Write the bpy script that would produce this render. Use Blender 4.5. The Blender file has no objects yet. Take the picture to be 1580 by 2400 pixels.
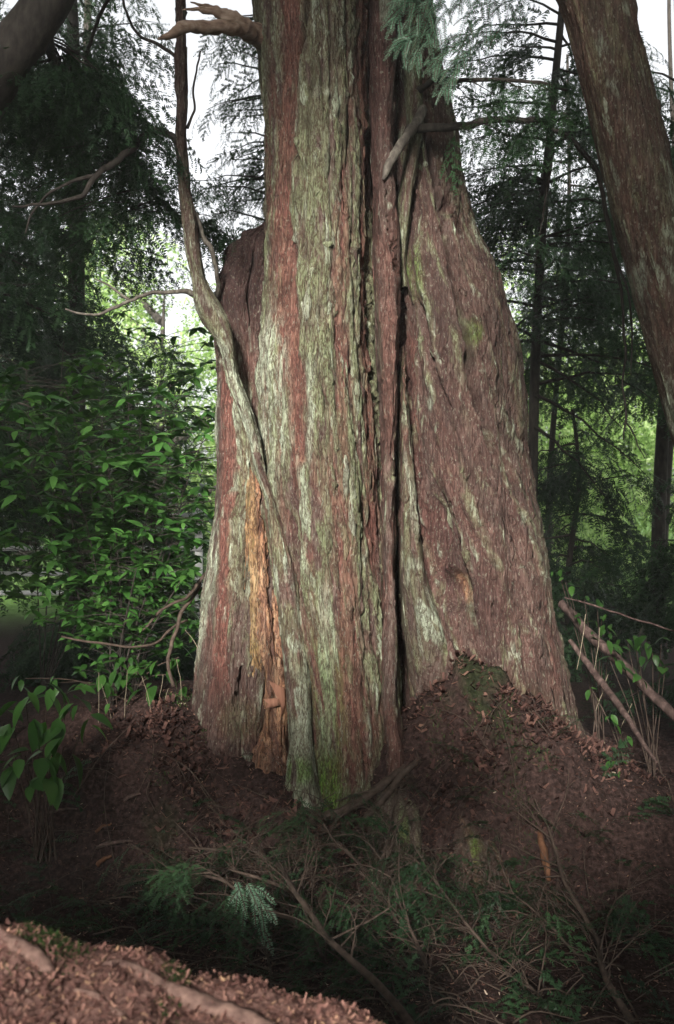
import bpy, math, random
import numpy as np
from mathutils import Vector
random.seed(7); RNG = np.random.default_rng(11)
S = bpy.context.scene; COL = S.collection
# ------------------------------------------------------------------ camera, sky, sun, exposure
CAM = np.array([0.0, 0.0, 1.6]); F = 2305.0; CX, CY = 790.0, 1200.0
cd = bpy.data.cameras.new('camera'); cam = bpy.data.objects.new('camera', cd); COL.objects.link(cam)
cam.location = CAM; cam.rotation_euler = (math.radians(90), 0, 0)
cd.sensor_fit = 'VERTICAL'; cd.sensor_height = 24; cd.lens = 24 * F / 2400
cd.dof.use_dof = True; cd.dof.focus_distance = 5.4; cd.dof.aperture_fstop = 2.6
cd.clip_start = 0.05; cd.clip_end = 2000; S.camera = cam
SUN_EL, SUN_AZ = math.radians(21), math.radians(10)
SDIR = Vector((-math.sin(SUN_AZ) * math.cos(SUN_EL), -math.cos(SUN_AZ) * math.cos(SUN_EL), math.sin(SUN_EL)))
W = bpy.data.worlds.new('World'); S.world = W; W.use_nodes = True
wn = W.node_tree.nodes; wl = W.node_tree.links; wn.clear()
sky = wn.new('ShaderNodeTexSky'); sky.sky_type = 'NISHITA'; sky.sun_disc = False
sky.sun_elevation = SUN_EL; sky.sun_rotation = math.atan2(SDIR.x, SDIR.y); sky.dust_density = 4; sky.air_density = 1.0
hs = wn.new('ShaderNodeHueSaturation'); hs.inputs['Saturation'].default_value = 0.12
bgn = wn.new('ShaderNodeBackground'); bgn.inputs['Strength'].default_value = 0.15
wo = wn.new('ShaderNodeOutputWorld')
wl.new(sky.outputs[0], hs.inputs['Color']); wl.new(hs.outputs[0], bgn.inputs['Color']); wl.new(bgn.outputs[0], wo.inputs['Surface'])
sd = bpy.data.lights.new('sun', 'SUN'); sd.energy = 4.0; sd.angle = math.radians(5); sd.color = (1, 0.95, 0.88)
sun = bpy.data.objects.new('sun', sd); COL.objects.link(sun); sun.rotation_euler = SDIR.to_track_quat('Z', 'Y').to_euler()
sun.location = SDIR * 40
S.view_settings.view_transform = 'Standard'; S.view_settings.look = 'None'; S.view_settings.gamma = 1
S.view_settings.exposure = 1.2
S.render.resolution_x = 674; S.render.resolution_y = 1024

# ------------------------------------------------------------------ helpers
def P(px, py, Y):
    """photo position + real distance -> world point"""
    return np.array([(px - CX) / F * Y, Y, CAM[2] - (py - CY) / F * Y])
def sstep(a, b, x):
    t = np.clip((x - a) / (b - a + 1e-12), 0, 1); return t * t * (3 - 2 * t)
def _h(ix, iy, iz, s):
    h = (ix.astype(np.uint32) * np.uint32(374761393) + iy.astype(np.uint32) * np.uint32(668265263)
         + iz.astype(np.uint32) * np.uint32(2147483647) + np.uint32(s * 974711 % 4294967295))
    h = (h ^ (h >> np.uint32(13))) * np.uint32(1274126177); h = h ^ (h >> np.uint32(16))
    return (h & np.uint32(0xffff)).astype(np.float32) / 32767.5 - 1
def noise(x, y, z, s=0):
    """value noise in -1..1, numpy arrays"""
    x, y, z = np.broadcast_arrays(np.asarray(x, float), np.asarray(y, float), np.asarray(z, float))
    xf, yf, zf = np.floor(x), np.floor(y), np.floor(z)
    ix, iy, iz = xf.astype(np.int64), yf.astype(np.int64), zf.astype(np.int64)
    u, v, w = (x - xf), (y - yf), (z - zf)
    u = u * u * (3 - 2 * u); v = v * v * (3 - 2 * v); w = w * w * (3 - 2 * w)
    r = 0
    for a in (0, 1):
        for b in (0, 1):
            for c in (0, 1):
                r = r + _h(ix + a, iy + b, iz + c, s) * (u if a else 1 - u) * (v if b else 1 - v) * (w if c else 1 - w)
    return r
def fbm(x, y, z, s=0, o=3):
    r = 0; a = 1; t = 0
    for i in range(o):
        r = r + a * noise(x * 2 ** i, y * 2 ** i, z * 2 ** i, s + i * 17); t += a; a *= .5
    return r / t

class MB:
    def __init__(s): s.v = []; s.q = []; s.t = []; s.n = 0; s.a = []
    def add(s, v, f, a=None):
        v = np.asarray(v, float); f = np.asarray(f, int)
        (s.q if f.shape[1] == 4 else s.t).append(f + s.n)
        s.v.append(v); s.n += len(v); s.a.append(np.full(len(v), 0.0 if a is None else a) if np.isscalar(a) or a is None else a)
    def build(s, name, mat, parent=None, smooth=True, attrs=None):
        me = bpy.data.meshes.new(name)
        v = np.concatenate(s.v)
        q = np.concatenate(s.q) if s.q else np.zeros((0, 4), int); t = np.concatenate(s.t) if s.t else np.zeros((0, 3), int)
        me.vertices.add(len(v)); me.vertices.foreach_set('co', v.astype(np.float32).ravel())
        li = np.concatenate([q.ravel(), t.ravel()]).astype(np.int32)
        me.loops.add(len(li)); me.loops.foreach_set('vertex_index', li)
        st = np.concatenate([np.arange(len(q)) * 4, len(q) * 4 + np.arange(len(t)) * 3]).astype(np.int32)
        me.polygons.add(len(st)); me.polygons.foreach_set('loop_start', st)
        me.update(calc_edges=True); me.validate()
        if smooth: me.polygons.foreach_set('use_smooth', np.ones(len(me.polygons), bool))
        A = np.concatenate(s.a)
        at = me.attributes.new('tint', 'FLOAT', 'POINT'); at.data.foreach_set('value', A.astype(np.float32))
        for k, arr in (attrs or {}).items():
            c = me.attributes.new(k, 'FLOAT_COLOR', 'POINT')
            c.data.foreach_set('color', np.concatenate([arr, np.ones((len(arr), 4 - arr.shape[1]))], 1).astype(np.float32).ravel())
        me.materials.append(mat)
        o = bpy.data.objects.new(name, me); COL.objects.link(o)
        if parent is not None:
            o.parent = parent
            p = parent.location
            o.matrix_parent_inverse = parent.matrix_world.inverted() if False else o.matrix_parent_inverse
            off = np.array(ORIGIN.get(parent.name, (0, 0, 0)))
            if np.any(off): me.transform(__import__('mathutils').Matrix.Translation(Vector(-off)))
            ORIGIN[o.name] = off
        return o
ORIGIN = {}
def tag(o, label, cat, group=None, kind=None):
    o['label'] = label; o['category'] = cat
    if group: o['group'] = group
    if kind: o['kind'] = kind
    return o
def struct(o): o['kind'] = 'structure'; return o
def stuff(o): o['kind'] = 'stuff'; return o
def thing(name, loc, label, cat, group=None):
    o = bpy.data.objects.new(name, None); COL.objects.link(o); o.location = loc; o.empty_display_size = .2
    ORIGIN[o.name] = np.array(loc, float)
    return tag(o, label, cat, group)
def rs(path, n):
    """smooth resample of a polyline whose rows may carry extra columns"""
    p = np.asarray(path, float); k = len(p)
    if k == 2: return p[0] + (p[1] - p[0]) * np.linspace(0, 1, n)[:, None]
    d = np.concatenate([[0], np.cumsum(np.linalg.norm(np.diff(p[:, :3], axis=0), axis=1) + 1e-9)])
    m = np.gradient(p, d, axis=0); u = np.linspace(0, d[-1], n); i = np.clip(np.searchsorted(d, u) - 1, 0, k - 2)
    h = (d[i + 1] - d[i])[:, None]; t = ((u - d[i]) / (d[i + 1] - d[i]))[:, None]
    return ((2 * t**3 - 3 * t**2 + 1) * p[i] + (t**3 - 2 * t**2 + t) * h * m[i] + (-2 * t**3 + 3 * t**2) * p[i + 1] + (t**3 - t**2) * h * m[i + 1])
def tube(mb, pts, rad, sides=6, a=None, rough=0, seed=0):
    pts = np.asarray(pts, float); n = len(pts); rad = np.broadcast_to(np.asarray(rad, float), (n,))
    T = np.gradient(pts, axis=0); T /= np.linalg.norm(T, axis=1)[:, None] + 1e-12
    up = np.array([0, 0, 1.0]) if abs(T[0][2]) < .9 else np.array([1.0, 0, 0])
    N = np.zeros_like(T); N[0] = np.cross(T[0], up); N[0] /= np.linalg.norm(N[0])
    for i in range(1, n):
        v = N[i - 1] - T[i] * np.dot(N[i - 1], T[i]); N[i] = v / (np.linalg.norm(v) + 1e-12)
    B = np.cross(T, N); th = np.linspace(0, 2 * np.pi, sides, endpoint=False)
    ring = N[:, None] * np.cos(th)[None, :, None] + B[:, None] * np.sin(th)[None, :, None]
    R = np.repeat(rad[:, None], sides, 1)
    if rough:
        s = np.arange(n)[:, None] * .35
        R = R * (1 + rough * fbm(np.cos(th)[None] * 1.5, np.sin(th)[None] * 1.5, s, seed, 3))
    v = (pts[:, None] + ring * R[..., None]).reshape(-1, 3)
    i = np.arange(n - 1)[:, None] * sides; j = np.arange(sides)[None]; k = (j + 1) % sides
    f = np.stack([i + j, i + k, i + sides + k, i + sides + j], -1).reshape(-1, 4)
    mb.add(v, f, a)
    c = np.array([np.r_[0, 0]])
    for e in (0, n - 1):
        b = len(v) - sides if e else 0
        tv = np.vstack([v[b:b + sides], pts[e]]); jj = np.arange(sides)
        mb.add(tv, np.stack([jj, (jj + 1) % sides, np.full(sides, sides)], 1) if e else np.stack([(jj + 1) % sides, jj, np.full(sides, sides)], 1), a)
def pxpath(rows, n, wob=0, seed=0):
    """rows (px,py,Y,width_px) -> points, radii"""
    q = np.array([list(P(r[0], r[1], r[2])) + [r[3] / F * r[2] / 2] for r in rows]); q = rs(q, n)
    pts = q[:, :3].copy()
    if wob:
        t = np.linspace(0, 1, n) * len(rows) * 1.5
        for c in range(3): pts[:, c] += wob * fbm(t, seed + c * 9.1 + 0 * t, 0 * t, seed, 2)
    return pts, np.maximum(q[:, 3], .001)
# ------------------------------------------------------------------ materials
def mat(name):
    m = bpy.data.materials.new(name); m.use_nodes = True; nt = m.node_tree
    return m, nt, nt.nodes, nt.links, nt.nodes['Principled BSDF']
def nz(nt, scale, detail=4, vec=None, rough=.6, mapscale=None):
    n = nt.nodes.new('ShaderNodeTexNoise'); n.inputs['Scale'].default_value = scale; n.inputs['Detail'].default_value = detail
    n.inputs['Roughness'].default_value = rough
    tc = nt.nodes.new('ShaderNodeTexCoord'); src = tc.outputs['Object']
    if mapscale:
        mp = nt.nodes.new('ShaderNodeMapping'); mp.inputs['Scale'].default_value = mapscale
        nt.links.new(src, mp.inputs['Vector']); src = mp.outputs[0]
    nt.links.new(src, n.inputs['Vector']); return n.outputs['Fac']
def ramp(nt, fac, stops):
    r = nt.nodes.new('ShaderNodeValToRGB'); e = r.color_ramp.elements
    while len(e) < len(stops): e.new(.5)
    for k, (p, c) in enumerate(stops): e[k].position = p; e[k].color = (*c, 1)
    nt.links.new(fac, r.inputs[0]); return r.outputs[0]
def mix(nt, fac, a, b, mode='MIX'):
    m = nt.nodes.new('ShaderNodeMix'); m.data_type = 'RGBA'; m.blend_type = mode
    if hasattr(fac, 'node'): nt.links.new(fac, m.inputs[0])
    else: m.inputs[0].default_value = fac
    for s, i in ((a, 6), (b, 7)):
        if hasattr(s, 'node'): nt.links.new(s, m.inputs[i])
        else: m.inputs[i].default_value = (*s, 1)
    return m.outputs[2]
def bump(nt, bs, h, st, dist):
    b = nt.nodes.new('ShaderNodeBump'); b.inputs['Strength'].default_value = st; b.inputs['Distance'].default_value = dist
    nt.links.new(h, b.inputs['Height']); nt.links.new(b.outputs[0], bs.inputs['Normal'])
def bark_material():
    m, nt, N, L, bs = mat('old_bark')
    def at(n):
        a = N.new('ShaderNodeAttribute'); a.attribute_name = n; s = N.new('ShaderNodeSeparateColor'); L.new(a.outputs['Color'], s.inputs[0]); return s.outputs
    a1, a2 = at('m1'), at('m2')
    n1 = nz(nt, 75, 5, mapscale=(1, 1, .13)); n2 = nz(nt, 9, 4); n3 = nz(nt, 150, 4, mapscale=(1, 1, .3))
    base = ramp(nt, n1, [(.3, (.066, .044, .037)), (.55, (.13, .088, .073)), (.75, (.20, .145, .12))])
    red = ramp(nt, n1, [(.3, (.085, .036, .029)), (.52, (.185, .078, .060)), (.72, (.29, .14, .11))])
    lich = ramp(nt, n3, [(.3, (.09, .092, .046)), (.5, (.19, .205, .11)), (.7, (.31, .345, .21))])
    pale = ramp(nt, n3, [(.3, (.20, .21, .14)), (.5, (.38, .42, .31)), (.7, (.56, .62, .50))])
    moss = ramp(nt, n3, [(.3, (.035, .07, .012)), (.5, (.11, .20, .03)), (.7, (.22, .36, .06))])
    wood = ramp(nt, nz(nt, 30, 5, mapscale=(1, 1, .12)), [(.34, (.10, .045, .03)), (.5, (.40, .20, .11)), (.66, (.62, .40, .23))])
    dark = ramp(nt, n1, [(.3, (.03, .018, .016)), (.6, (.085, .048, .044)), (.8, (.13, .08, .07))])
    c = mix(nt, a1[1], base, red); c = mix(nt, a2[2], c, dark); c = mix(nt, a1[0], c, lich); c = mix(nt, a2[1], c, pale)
    c = mix(nt, a2[0], c, wood); c = mix(nt, a1[2], c, moss)
    n4 = nz(nt, 48, 3, mapscale=(1, 1, .16), rough=.7); n5 = nz(nt, 95, 2, mapscale=(1, 1, .45))
    fis = ramp(nt, n4, [(.455, (0, 0, 0)), (.49, (1, 1, 1)), (.51, (1, 1, 1)), (.545, (0, 0, 0))])
    fr = N.new('ShaderNodeMath'); fr.operation = 'MULTIPLY'; L.new(fis, fr.inputs[0]); fr.inputs[1].default_value = .72
    c = mix(nt, fr.outputs[0], c, (.075, .032, .024))
    spk = ramp(nt, n5, [(.60, (0, 0, 0)), (.68, (1, 1, 1))])
    sp2 = N.new('ShaderNodeMath'); sp2.operation = 'MULTIPLY'; L.new(spk, sp2.inputs[0]); sp2.inputs[1].default_value = .42
    c = mix(nt, sp2.outputs[0], c, (.36, .36, .28))
    v = ramp(nt, n2, [(.3, (.56, .56, .56)), (.7, (.95, .95, .95))])
    c = mix(nt, 1.0, c, v, 'MULTIPLY')
    L.new(c, bs.inputs['Base Color']); bs.inputs['Roughness'].default_value = .88; bs.inputs['Specular IOR Level'].default_value = .25
    hh = N.new('ShaderNodeMath'); hh.operation = 'MULTIPLY_ADD'; L.new(fis, hh.inputs[0]); hh.inputs[1].default_value = -.8; L.new(n3, hh.inputs[2])
    bump(nt, bs, hh.outputs[0], .8, .008)
    return m
def simple(name, stops, scale=40, mapscale=None, rough=.85, bst=.4, bd=.004, spec=.25):
    m, nt, N, L, bs = mat(name); n = nz(nt, scale, 5, mapscale=mapscale)
    L.new(ramp(nt, n, stops), bs.inputs['Base Color']); bs.inputs['Roughness'].default_value = rough; bs.inputs['Specular IOR Level'].default_value = spec
    if bst: bump(nt, bs, n, bst, bd)
    return m
def tinted(name, stops, transl=0, rough=.6, spec=.3, vscale=3):
    """colour by the 'tint' attribute with noise; optional translucency (leaves)"""
    m, nt, N, L, bs = mat(name)
    a = N.new('ShaderNodeAttribute'); a.attribute_name = 'tint'
    n = nz(nt, vscale, 3); ad = N.new('ShaderNodeMath'); ad.operation = 'MULTIPLY_ADD'; L.new(n, ad.inputs[0]); ad.inputs[1].default_value = .5; ad.inputs[2].default_value = -.25
    s = N.new('ShaderNodeMath'); L.new(ad.outputs[0], s.inputs[0]); L.new(a.outputs['Fac'], s.inputs[1]); s.use_clamp = True
    c = ramp(nt, s.outputs[0], stops); L.new(c, bs.inputs['Base Color']); bs.inputs['Roughness'].default_value = rough; bs.inputs['Specular IOR Level'].default_value = spec
    if transl:
        t = N.new('ShaderNodeBsdfTranslucent'); tc = mix(nt, 1.0, c, (1.25, 1.35, .7), 'MULTIPLY'); L.new(tc, t.inputs['Color'])
        mx = N.new('ShaderNodeMixShader'); mx.inputs[0].default_value = transl; L.new(bs.outputs[0], mx.inputs[1]); L.new(t.outputs[0], mx.inputs[2])
        L.new(mx.outputs[0], N['Material Output'].inputs['Surface'])
    return m
M = {}
M['bark'] = bark_material()
M['grey_bark'] = simple('grey_bark', [(.3, (.05, .042, .036)), (.5, (.105, .09, .075)), (.7, (.20, .185, .15))], 35, (1, 1, .35))
M['dark_bark'] = simple('dark_bark', [(.3, (.02, .017, .014)), (.7, (.06, .05, .042))], 30, (1, 1, .3))
M['dead_wood'] = simple('dead_wood', [(.3, (.10, .06, .045)), (.5, (.22, .15, .11)), (.7, (.36, .28, .22))], 25, (.3, 1, 1))
M['twig'] = simple('twig', [(.3, (.035, .024, .018)), (.7, (.10, .072, .056))], 30)
M['pale_stick'] = simple('pale_stick', [(.3, (.035, .024, .02)), (.5, (.09, .058, .05)), (.7, (.19, .13, .115))], 26, (1, 1, .4))
M['straw'] = simple('straw', [(.3, (.22, .18, .12)), (.7, (.4, .34, .25))], 30, bst=0)
M['orange_bark'] = simple('orange_bark', [(.3, (.07, .03, .018)), (.7, (.22, .105, .055))], 30, (1, 1, .3))
M['orange_wood'] = simple('fresh_orange_wood', [(.3, (.13, .06, .04)), (.5, (.24, .115, .075)), (.7, (.34, .18, .12))], 25, (1, 1, .2))
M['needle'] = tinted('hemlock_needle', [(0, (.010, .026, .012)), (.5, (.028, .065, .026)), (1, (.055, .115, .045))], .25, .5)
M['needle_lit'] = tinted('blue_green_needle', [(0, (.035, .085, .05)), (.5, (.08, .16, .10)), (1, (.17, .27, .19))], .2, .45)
M['leaf'] = tinted('broad_leaf', [(0, (.025, .07, .016)), (.5, (.055, .14, .028)), (1, (.10, .22, .045))], .35, .4)
M['leaf_dark'] = tinted('shrub_leaf', [(0, (.02, .065, .014)), (.5, (.052, .15, .03)), (1, (.10, .23, .055))], .25, .35)
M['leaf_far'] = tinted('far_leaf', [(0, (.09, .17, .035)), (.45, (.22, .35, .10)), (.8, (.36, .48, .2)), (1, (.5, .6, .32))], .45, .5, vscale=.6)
M['soil'] = None
def soil_material():
    m, nt, N, L, bs = mat('forest_soil')
    n1 = nz(nt, 45, 6); n2 = nz(nt, 1.6, 4); n3 = nz(nt, 5, 4)
    c = ramp(nt, n1, [(.3, (.012, .008, .007)), (.5, (.036, .022, .019)), (.7, (.085, .052, .046))])
    gm = ramp(nt, n1, [(.3, (.008, .012, .006)), (.7, (.03, .042, .017))])
    mask = ramp(nt, n2, [(.6, (0, 0, 0)), (.7, (.8, .8, .8))])
    c = mix(nt, mask, c, gm)
    far = N.new('ShaderNodeAttribute'); far.attribute_name = 'tint'
    gr = ramp(nt, n3, [(.3, (.05, .11, .02)), (.7, (.12, .22, .05))])
    c = mix(nt, far.outputs['Fac'], c, gr)
    L.new(c, bs.inputs['Base Color']); bs.inputs['Roughness'].default_value = .95; bs.inputs['Specular IOR Level'].default_value = .1
    bump(nt, bs, n1, .8, .02); return m
M['soil'] = soil_material()
M['litter'] = tinted('fallen_needle_litter', [(0, (.03, .016, .014)), (.35, (.09, .045, .037)), (.7, (.20, .11, .085)), (.9, (.32, .2, .135)), (1, (.45, .36, .28))], 0, .8, .2)  # darker than the bank litter: the ground's shade is put into this colour
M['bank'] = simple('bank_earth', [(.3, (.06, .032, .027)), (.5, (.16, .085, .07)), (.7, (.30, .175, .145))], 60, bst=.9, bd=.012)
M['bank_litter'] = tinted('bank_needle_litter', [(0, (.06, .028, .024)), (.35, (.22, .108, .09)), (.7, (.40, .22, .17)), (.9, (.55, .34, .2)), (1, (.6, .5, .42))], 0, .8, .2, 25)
M['moss'] = tinted('moss', [(0, (.012, .03, .008)), (.5, (.03, .065, .014)), (1, (.08, .14, .035))], .1, .9)
M['white_paint'] = simple('white_paint', [(.3, (.7, .7, .7)), (.7, (.82, .82, .8))], 12, bst=0)

# ------------------------------------------------------------------ ground
TREE = np.array([0.3, 6.3])
def gz(X, Y):
    X = np.asarray(X, float); Y = np.asarray(Y, float)
    g = lambda cx, cy, sx, sy, h: h * np.exp(-.5 * (((X - cx) / sx) ** 2 + ((Y - cy) / sy) ** 2))
    z = g(-.95, 6.1, .55, .6, .34) + g(.56, 5.48, .42, .33, .37) * (1 + .55 * fbm(X * 4.5, Y * 3.5, 0 * X, 71, 3)) + g(.62, 5.2, .5, .3, .13) * fbm(X * 9, Y * 7, 0 * X, 72, 3) + g(1.0, 5.45, .34, .34, .36) + g(1.4, 6.2, .5, .6, .12) + g(-.45, 5.75, .3, .35, .10) - g(.03, 5.1, .26, .3, .17)
    z = z + g(-1.6, 7.2, 1.2, 1.5, .2) + g(.85, 5.0, .3, .25, .14)
    near = np.exp(-((X / 7) ** 2 + ((Y - 5) / 6) ** 2))
    z = z + near * (.05 * fbm(X * 1.3, Y * 1.3, 0 * X, 3, 3) + .035 * fbm(X * 5, Y * 5, 0 * X, 5, 4))
    ed = .22 * fbm(X * 1.6, 0 * Y, 0 * X, 61, 2) + .10 * fbm(X * 5, Y * 5, 0 * X, 62, 2); rr = np.hypot((X - .2) * .62, Y - 6.2)
    z = z - .38 * sstep(5.28, 4.65, Y + ed) * sstep(30, 8, np.hypot(X, Y - 4)) + .17 * np.exp(-((rr - 1.15) / .3) ** 2) * fbm(X * 3.2, Y * 3.2, 0 * X, 63, 4) * (Y < 7)
    z = z - .25 * sstep(2.9, 2.2, Y) * (np.abs(X) < 50)
    z = z + .5 * sstep(9, 22, Y) * 0
    return z
def axis(a, b, step, outer, n):
    core = np.arange(a, b + step / 2, step); g = np.geomspace(step * 1.5, outer, n)
    return np.concatenate([(a - g)[::-1], core, b + g])
xs, ys = axis(-2.4, 2.4, .034, 420, 36), axis(2.4, 7.0, .034, 420, 36)
X, Y = np.meshgrid(xs, ys); nx, ny = len(xs), len(ys)
mb = MB(); i = np.arange(ny - 1)[:, None] * nx + np.arange(nx - 1)[None]
far = sstep(11, 16, np.hypot(X, Y - 2))
mb.add(np.stack([X, Y, gz(X, Y)], -1).reshape(-1, 3), np.stack([i, i + 1, i + nx + 1, i + nx], -1).reshape(-1, 4), far.ravel())
ground = struct(mb.build('ground', M['soil']))

# ------------------------------------------------------------------ the old tree: fused stems
troot = np.array([0.25, 6.2, 0.0])
TREEO = thing('ancient_tree', troot, 'huge old conifer with fused red-brown and lichen green fluted trunk', 'tree')
CRACKS = []   # (polyline[(px,py)], half width px, depth m)
def crackdist(pl, px, py):
    pl = np.asarray(pl, float); d = np.full(px.shape, 1e9); par = np.zeros(px.shape)
    for k in range(len(pl) - 1):
        a, b = pl[k], pl[k + 1]; ab = b - a
        t = np.clip(((px - a[0]) * ab[0] + (py - a[1]) * ab[1]) / (ab @ ab), 0, 1)
        dd = np.hypot(px - a[0] - t * ab[0], py - a[1] - t * ab[1]); u = dd < d
        d = np.where(u, dd, d); par = np.where(u, (k + t) / (len(pl) - 1), par)
    return d, par
def strip(rows, px, py, soft=5):
    r = np.asarray(rows, float); l = np.interp(py, r[:, 0], r[:, 1]); h = np.interp(py, r[:, 0], r[:, 2])
    e = sstep(r[0, 0] - 40, r[0, 0] + 30, py) * (1 - sstep(r[-1, 0] - 60, r[-1, 0] + 40, py))
    return sstep(l - soft, l + soft, px) * (1 - sstep(h - soft, h + soft, px)) * e
def blob(cx, cy, rx, ry, px, py, s=.35):
    return 1 - sstep(1 - s, 1 + s, np.hypot((px - cx) / rx, (py - cy) / ry))
def stem(name, rows, nrow, ncol, amp, paint, seed, cracks=(), twist=0, flute=.03, parent=None, top_ext=0, mat_=None, bumps=(), box=.85, flutefreq=5, plates=0):
    r = np.asarray(rows, float)
    pys = np.linspace(r[0, 0], r[-1, 0], nrow)
    f = rs(np.c_[r[:, 0], 0 * r[:, 0], 0 * r[:, 0], r[:, 1:]], 1500)
    o = np.argsort(f[:, 0]); f = f[o]
    xl, xr, Yc, dr = (np.interp(pys, f[:, 0], f[:, k]) for k in (3, 4, 5, 6))
    if top_ext:   # carry the stem above the frame, coarsely
        e = np.linspace(pys[0] - top_ext, pys[0] - 25, 24); w = (pys[0] - e)
        k = np.clip(1 - w / top_ext * .25, .6, 1); c0, h0 = (xl[0] + xr[0]) / 2, (xr[0] - xl[0]) / 2
        xl = np.r_[c0 - h0 * k, xl]; xr = np.r_[c0 + h0 * k, xr]; Yc = np.r_[np.full(24, Yc[0]), Yc]; dr = np.r_[dr[0] * k, dr]; pys = np.r_[e, pys]
    n = len(pys)
    cx = ((xl + xr) / 2 - CX) / F * Yc; hw = (xr - xl) / 2 / F * Yc; cz = CAM[2] - (pys - CY) / F * Yc
    t = np.concatenate([np.linspace(-1.9, 1.9, ncol), np.linspace(1.9, 2 * np.pi - 1.9, 18)[1:-1]]); m = len(t)
    T, Z = np.meshgrid(t, cz); HW = hw[:, None]; DR = dr[:, None]
    sn = np.sign(np.sin(T)) * np.abs(np.sin(T)) ** box; cs = np.sign(np.cos(T)) * np.abs(np.cos(T)) ** box
    for _ in range(4):   # widen or narrow each ring until its outline, seen in perspective, has the wanted edges
        X0 = cx[:, None] + hw[:, None] * sn; Y0 = Yc[:, None] - DR * cs; pp = CX + X0 / Y0 * F; lo, hi = pp.min(1), pp.max(1)
        cx = cx + ((xl + xr) - (lo + hi)) / 2 / F * Yc * .9; hw = np.maximum(hw + ((xr - xl) - (hi - lo)) / 2 / F * Yc * .9, .01)
    HW = hw[:, None]; X0 = cx[:, None] + HW * sn; Y0 = Yc[:, None] - DR * cs
    R0 = float(np.mean(hw)); q1 = R0 * np.sin(T) + twist * (Z - 2); q2 = R0 * np.cos(T); q3 = Z
    wx = .03 * noise(q1 * 6, q2 * 6, q3 * 1.5, seed + 90)
    a = fbm((q1 + wx) * 15, q2 * 15, q3 * 1.4, seed, 3)
    fl = noise(q1 * flutefreq, q2 * flutefreq, q3 * .45, seed + 3)
    b = fbm((q1 + wx) * 44, q2 * 44, q3 * 5, seed + 7, 3)
    c = fbm((q1 + wx) * 130, q2 * 130, q3 * 20, seed + 13, 2)
    groove = np.abs(a); ridge = sstep(.0, .28, groove)
    d = flute * fl + amp * (ridge - .5) * 1.5 + amp * 1.5 * b + amp * .8 * c
    px = CX + X0 / Y0 * F; py = CY - (Z - CAM[2]) / Y0 * F
    front = (np.cos(T) > -.2)
    jx = 5 * noise(q1 * 20, q2 * 20, q3 * 9, seed + 31) + 3 * noise(q1 * 60, q2 * 60, q3 * 26, seed + 32)
    ck = np.zeros_like(d)
    for pl, w, dep in cracks:
        dd, par = crackdist(pl, px + jx * .8, py)
        ww = w * (.35 + .65 * np.sin(np.clip(par, .02, .98) * np.pi) ** .5) * (1 + .5 * noise(q1 * 2, q2 * 2, q3 * 11, seed + 41))
        k = (1 - sstep(ww * .55, ww * 1.25, dd)) * sstep(.15, .45, np.cos(T)); ck = np.maximum(ck, k * dep)
    for cxx, cyy, rx, ry, h in bumps:
        d = d + h * blob(cxx, cyy, rx, ry, px, py, .6) * front
    d = d - ck
    nxv = sn / HW; nyv = -cs / DR; ln_ = np.hypot(nxv, nyv) + 1e-9
    V = np.stack([X0 + d * nxv / ln_, Y0 + d * nyv / ln_, Z + 0 * d], -1)
    pd = CX + V[..., 0] / V[..., 1] * F; ker = np.ones(41) / 41
    sm = lambda u: np.convolve(np.pad(u, 20, mode='edge'), ker, 'valid')
    lo, hi = sm(pd.min(1)), sm(pd.max(1)); pd = xl[:, None] + (pd - lo[:, None]) / (hi - lo)[:, None] * (xr - xl)[:, None]; V[..., 0] = (pd - CX) / F * V[..., 1]
    env = dict(px=px + jx, py=py, a=a, b=b, c=c, ridge=ridge, fl=fl, q=(q1, q2, q3), T=T, seed=seed, Z=Z)
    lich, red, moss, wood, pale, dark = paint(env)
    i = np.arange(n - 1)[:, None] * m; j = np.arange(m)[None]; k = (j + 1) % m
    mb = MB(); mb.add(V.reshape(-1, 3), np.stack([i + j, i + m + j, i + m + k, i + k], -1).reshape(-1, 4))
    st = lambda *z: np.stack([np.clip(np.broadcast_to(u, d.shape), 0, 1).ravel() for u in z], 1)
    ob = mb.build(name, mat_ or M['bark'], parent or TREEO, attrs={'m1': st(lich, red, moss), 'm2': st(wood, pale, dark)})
    if plates:   # lifted bark strips lying along the grain
        g = np.random.default_rng(seed + 500); K = 6; n0 = 24 if top_ext else 0; dz = abs(cz[-1] - cz[n0]) / (n - n0)
        ln = np.clip(g.gamma(2.2, .075, plates), .05, .5); rows_ = np.clip((ln / dz).astype(int), 4, (n - n0) // 3)
        i0 = n0 + (g.random(plates) * (n - n0 - rows_ - 2)).astype(int); j0 = 4 + (g.random(plates) * (ncol - 9)).astype(int); t_ = np.linspace(0, 1, K)
        I = np.minimum((i0[:, None] + rows_[:, None] * t_[None]).astype(int), n - 2); slope = twist * .8 + g.normal(0, .05, plates); arc = np.mean(hw) * 3.8 / ncol
        J = np.clip(np.round(j0[:, None] - (slope * ln / arc)[:, None] * (t_[None] - .5) + g.normal(0, .35, (plates, K))).astype(int), 1, ncol - 3)
        Pp = V[I, J]; Nn = np.stack([nxv[I, J] / ln_[I, J], nyv[I, J] / ln_[I, J], 0 * I], -1); Sd = V[I, J + 1] - V[I, J - 1]; Sd /= np.linalg.norm(Sd, axis=-1)[..., None] + 1e-9
        wd = (np.clip(g.gamma(3, .0036, plates), .004, .026)[:, None] * (np.sin(np.pi * np.clip(t_, .02, .98)) ** .55)[None] * (1 + .25 * g.normal(size=(plates, K))))[..., None]
        h = (g.uniform(.002, .008, plates)[:, None] * (.6 + .6 * np.abs(t_ - .5)[None] * 2 * g.random((plates, 1))))[..., None]; pe = (g.random((plates, 1, 1)) * 1.2)
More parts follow.
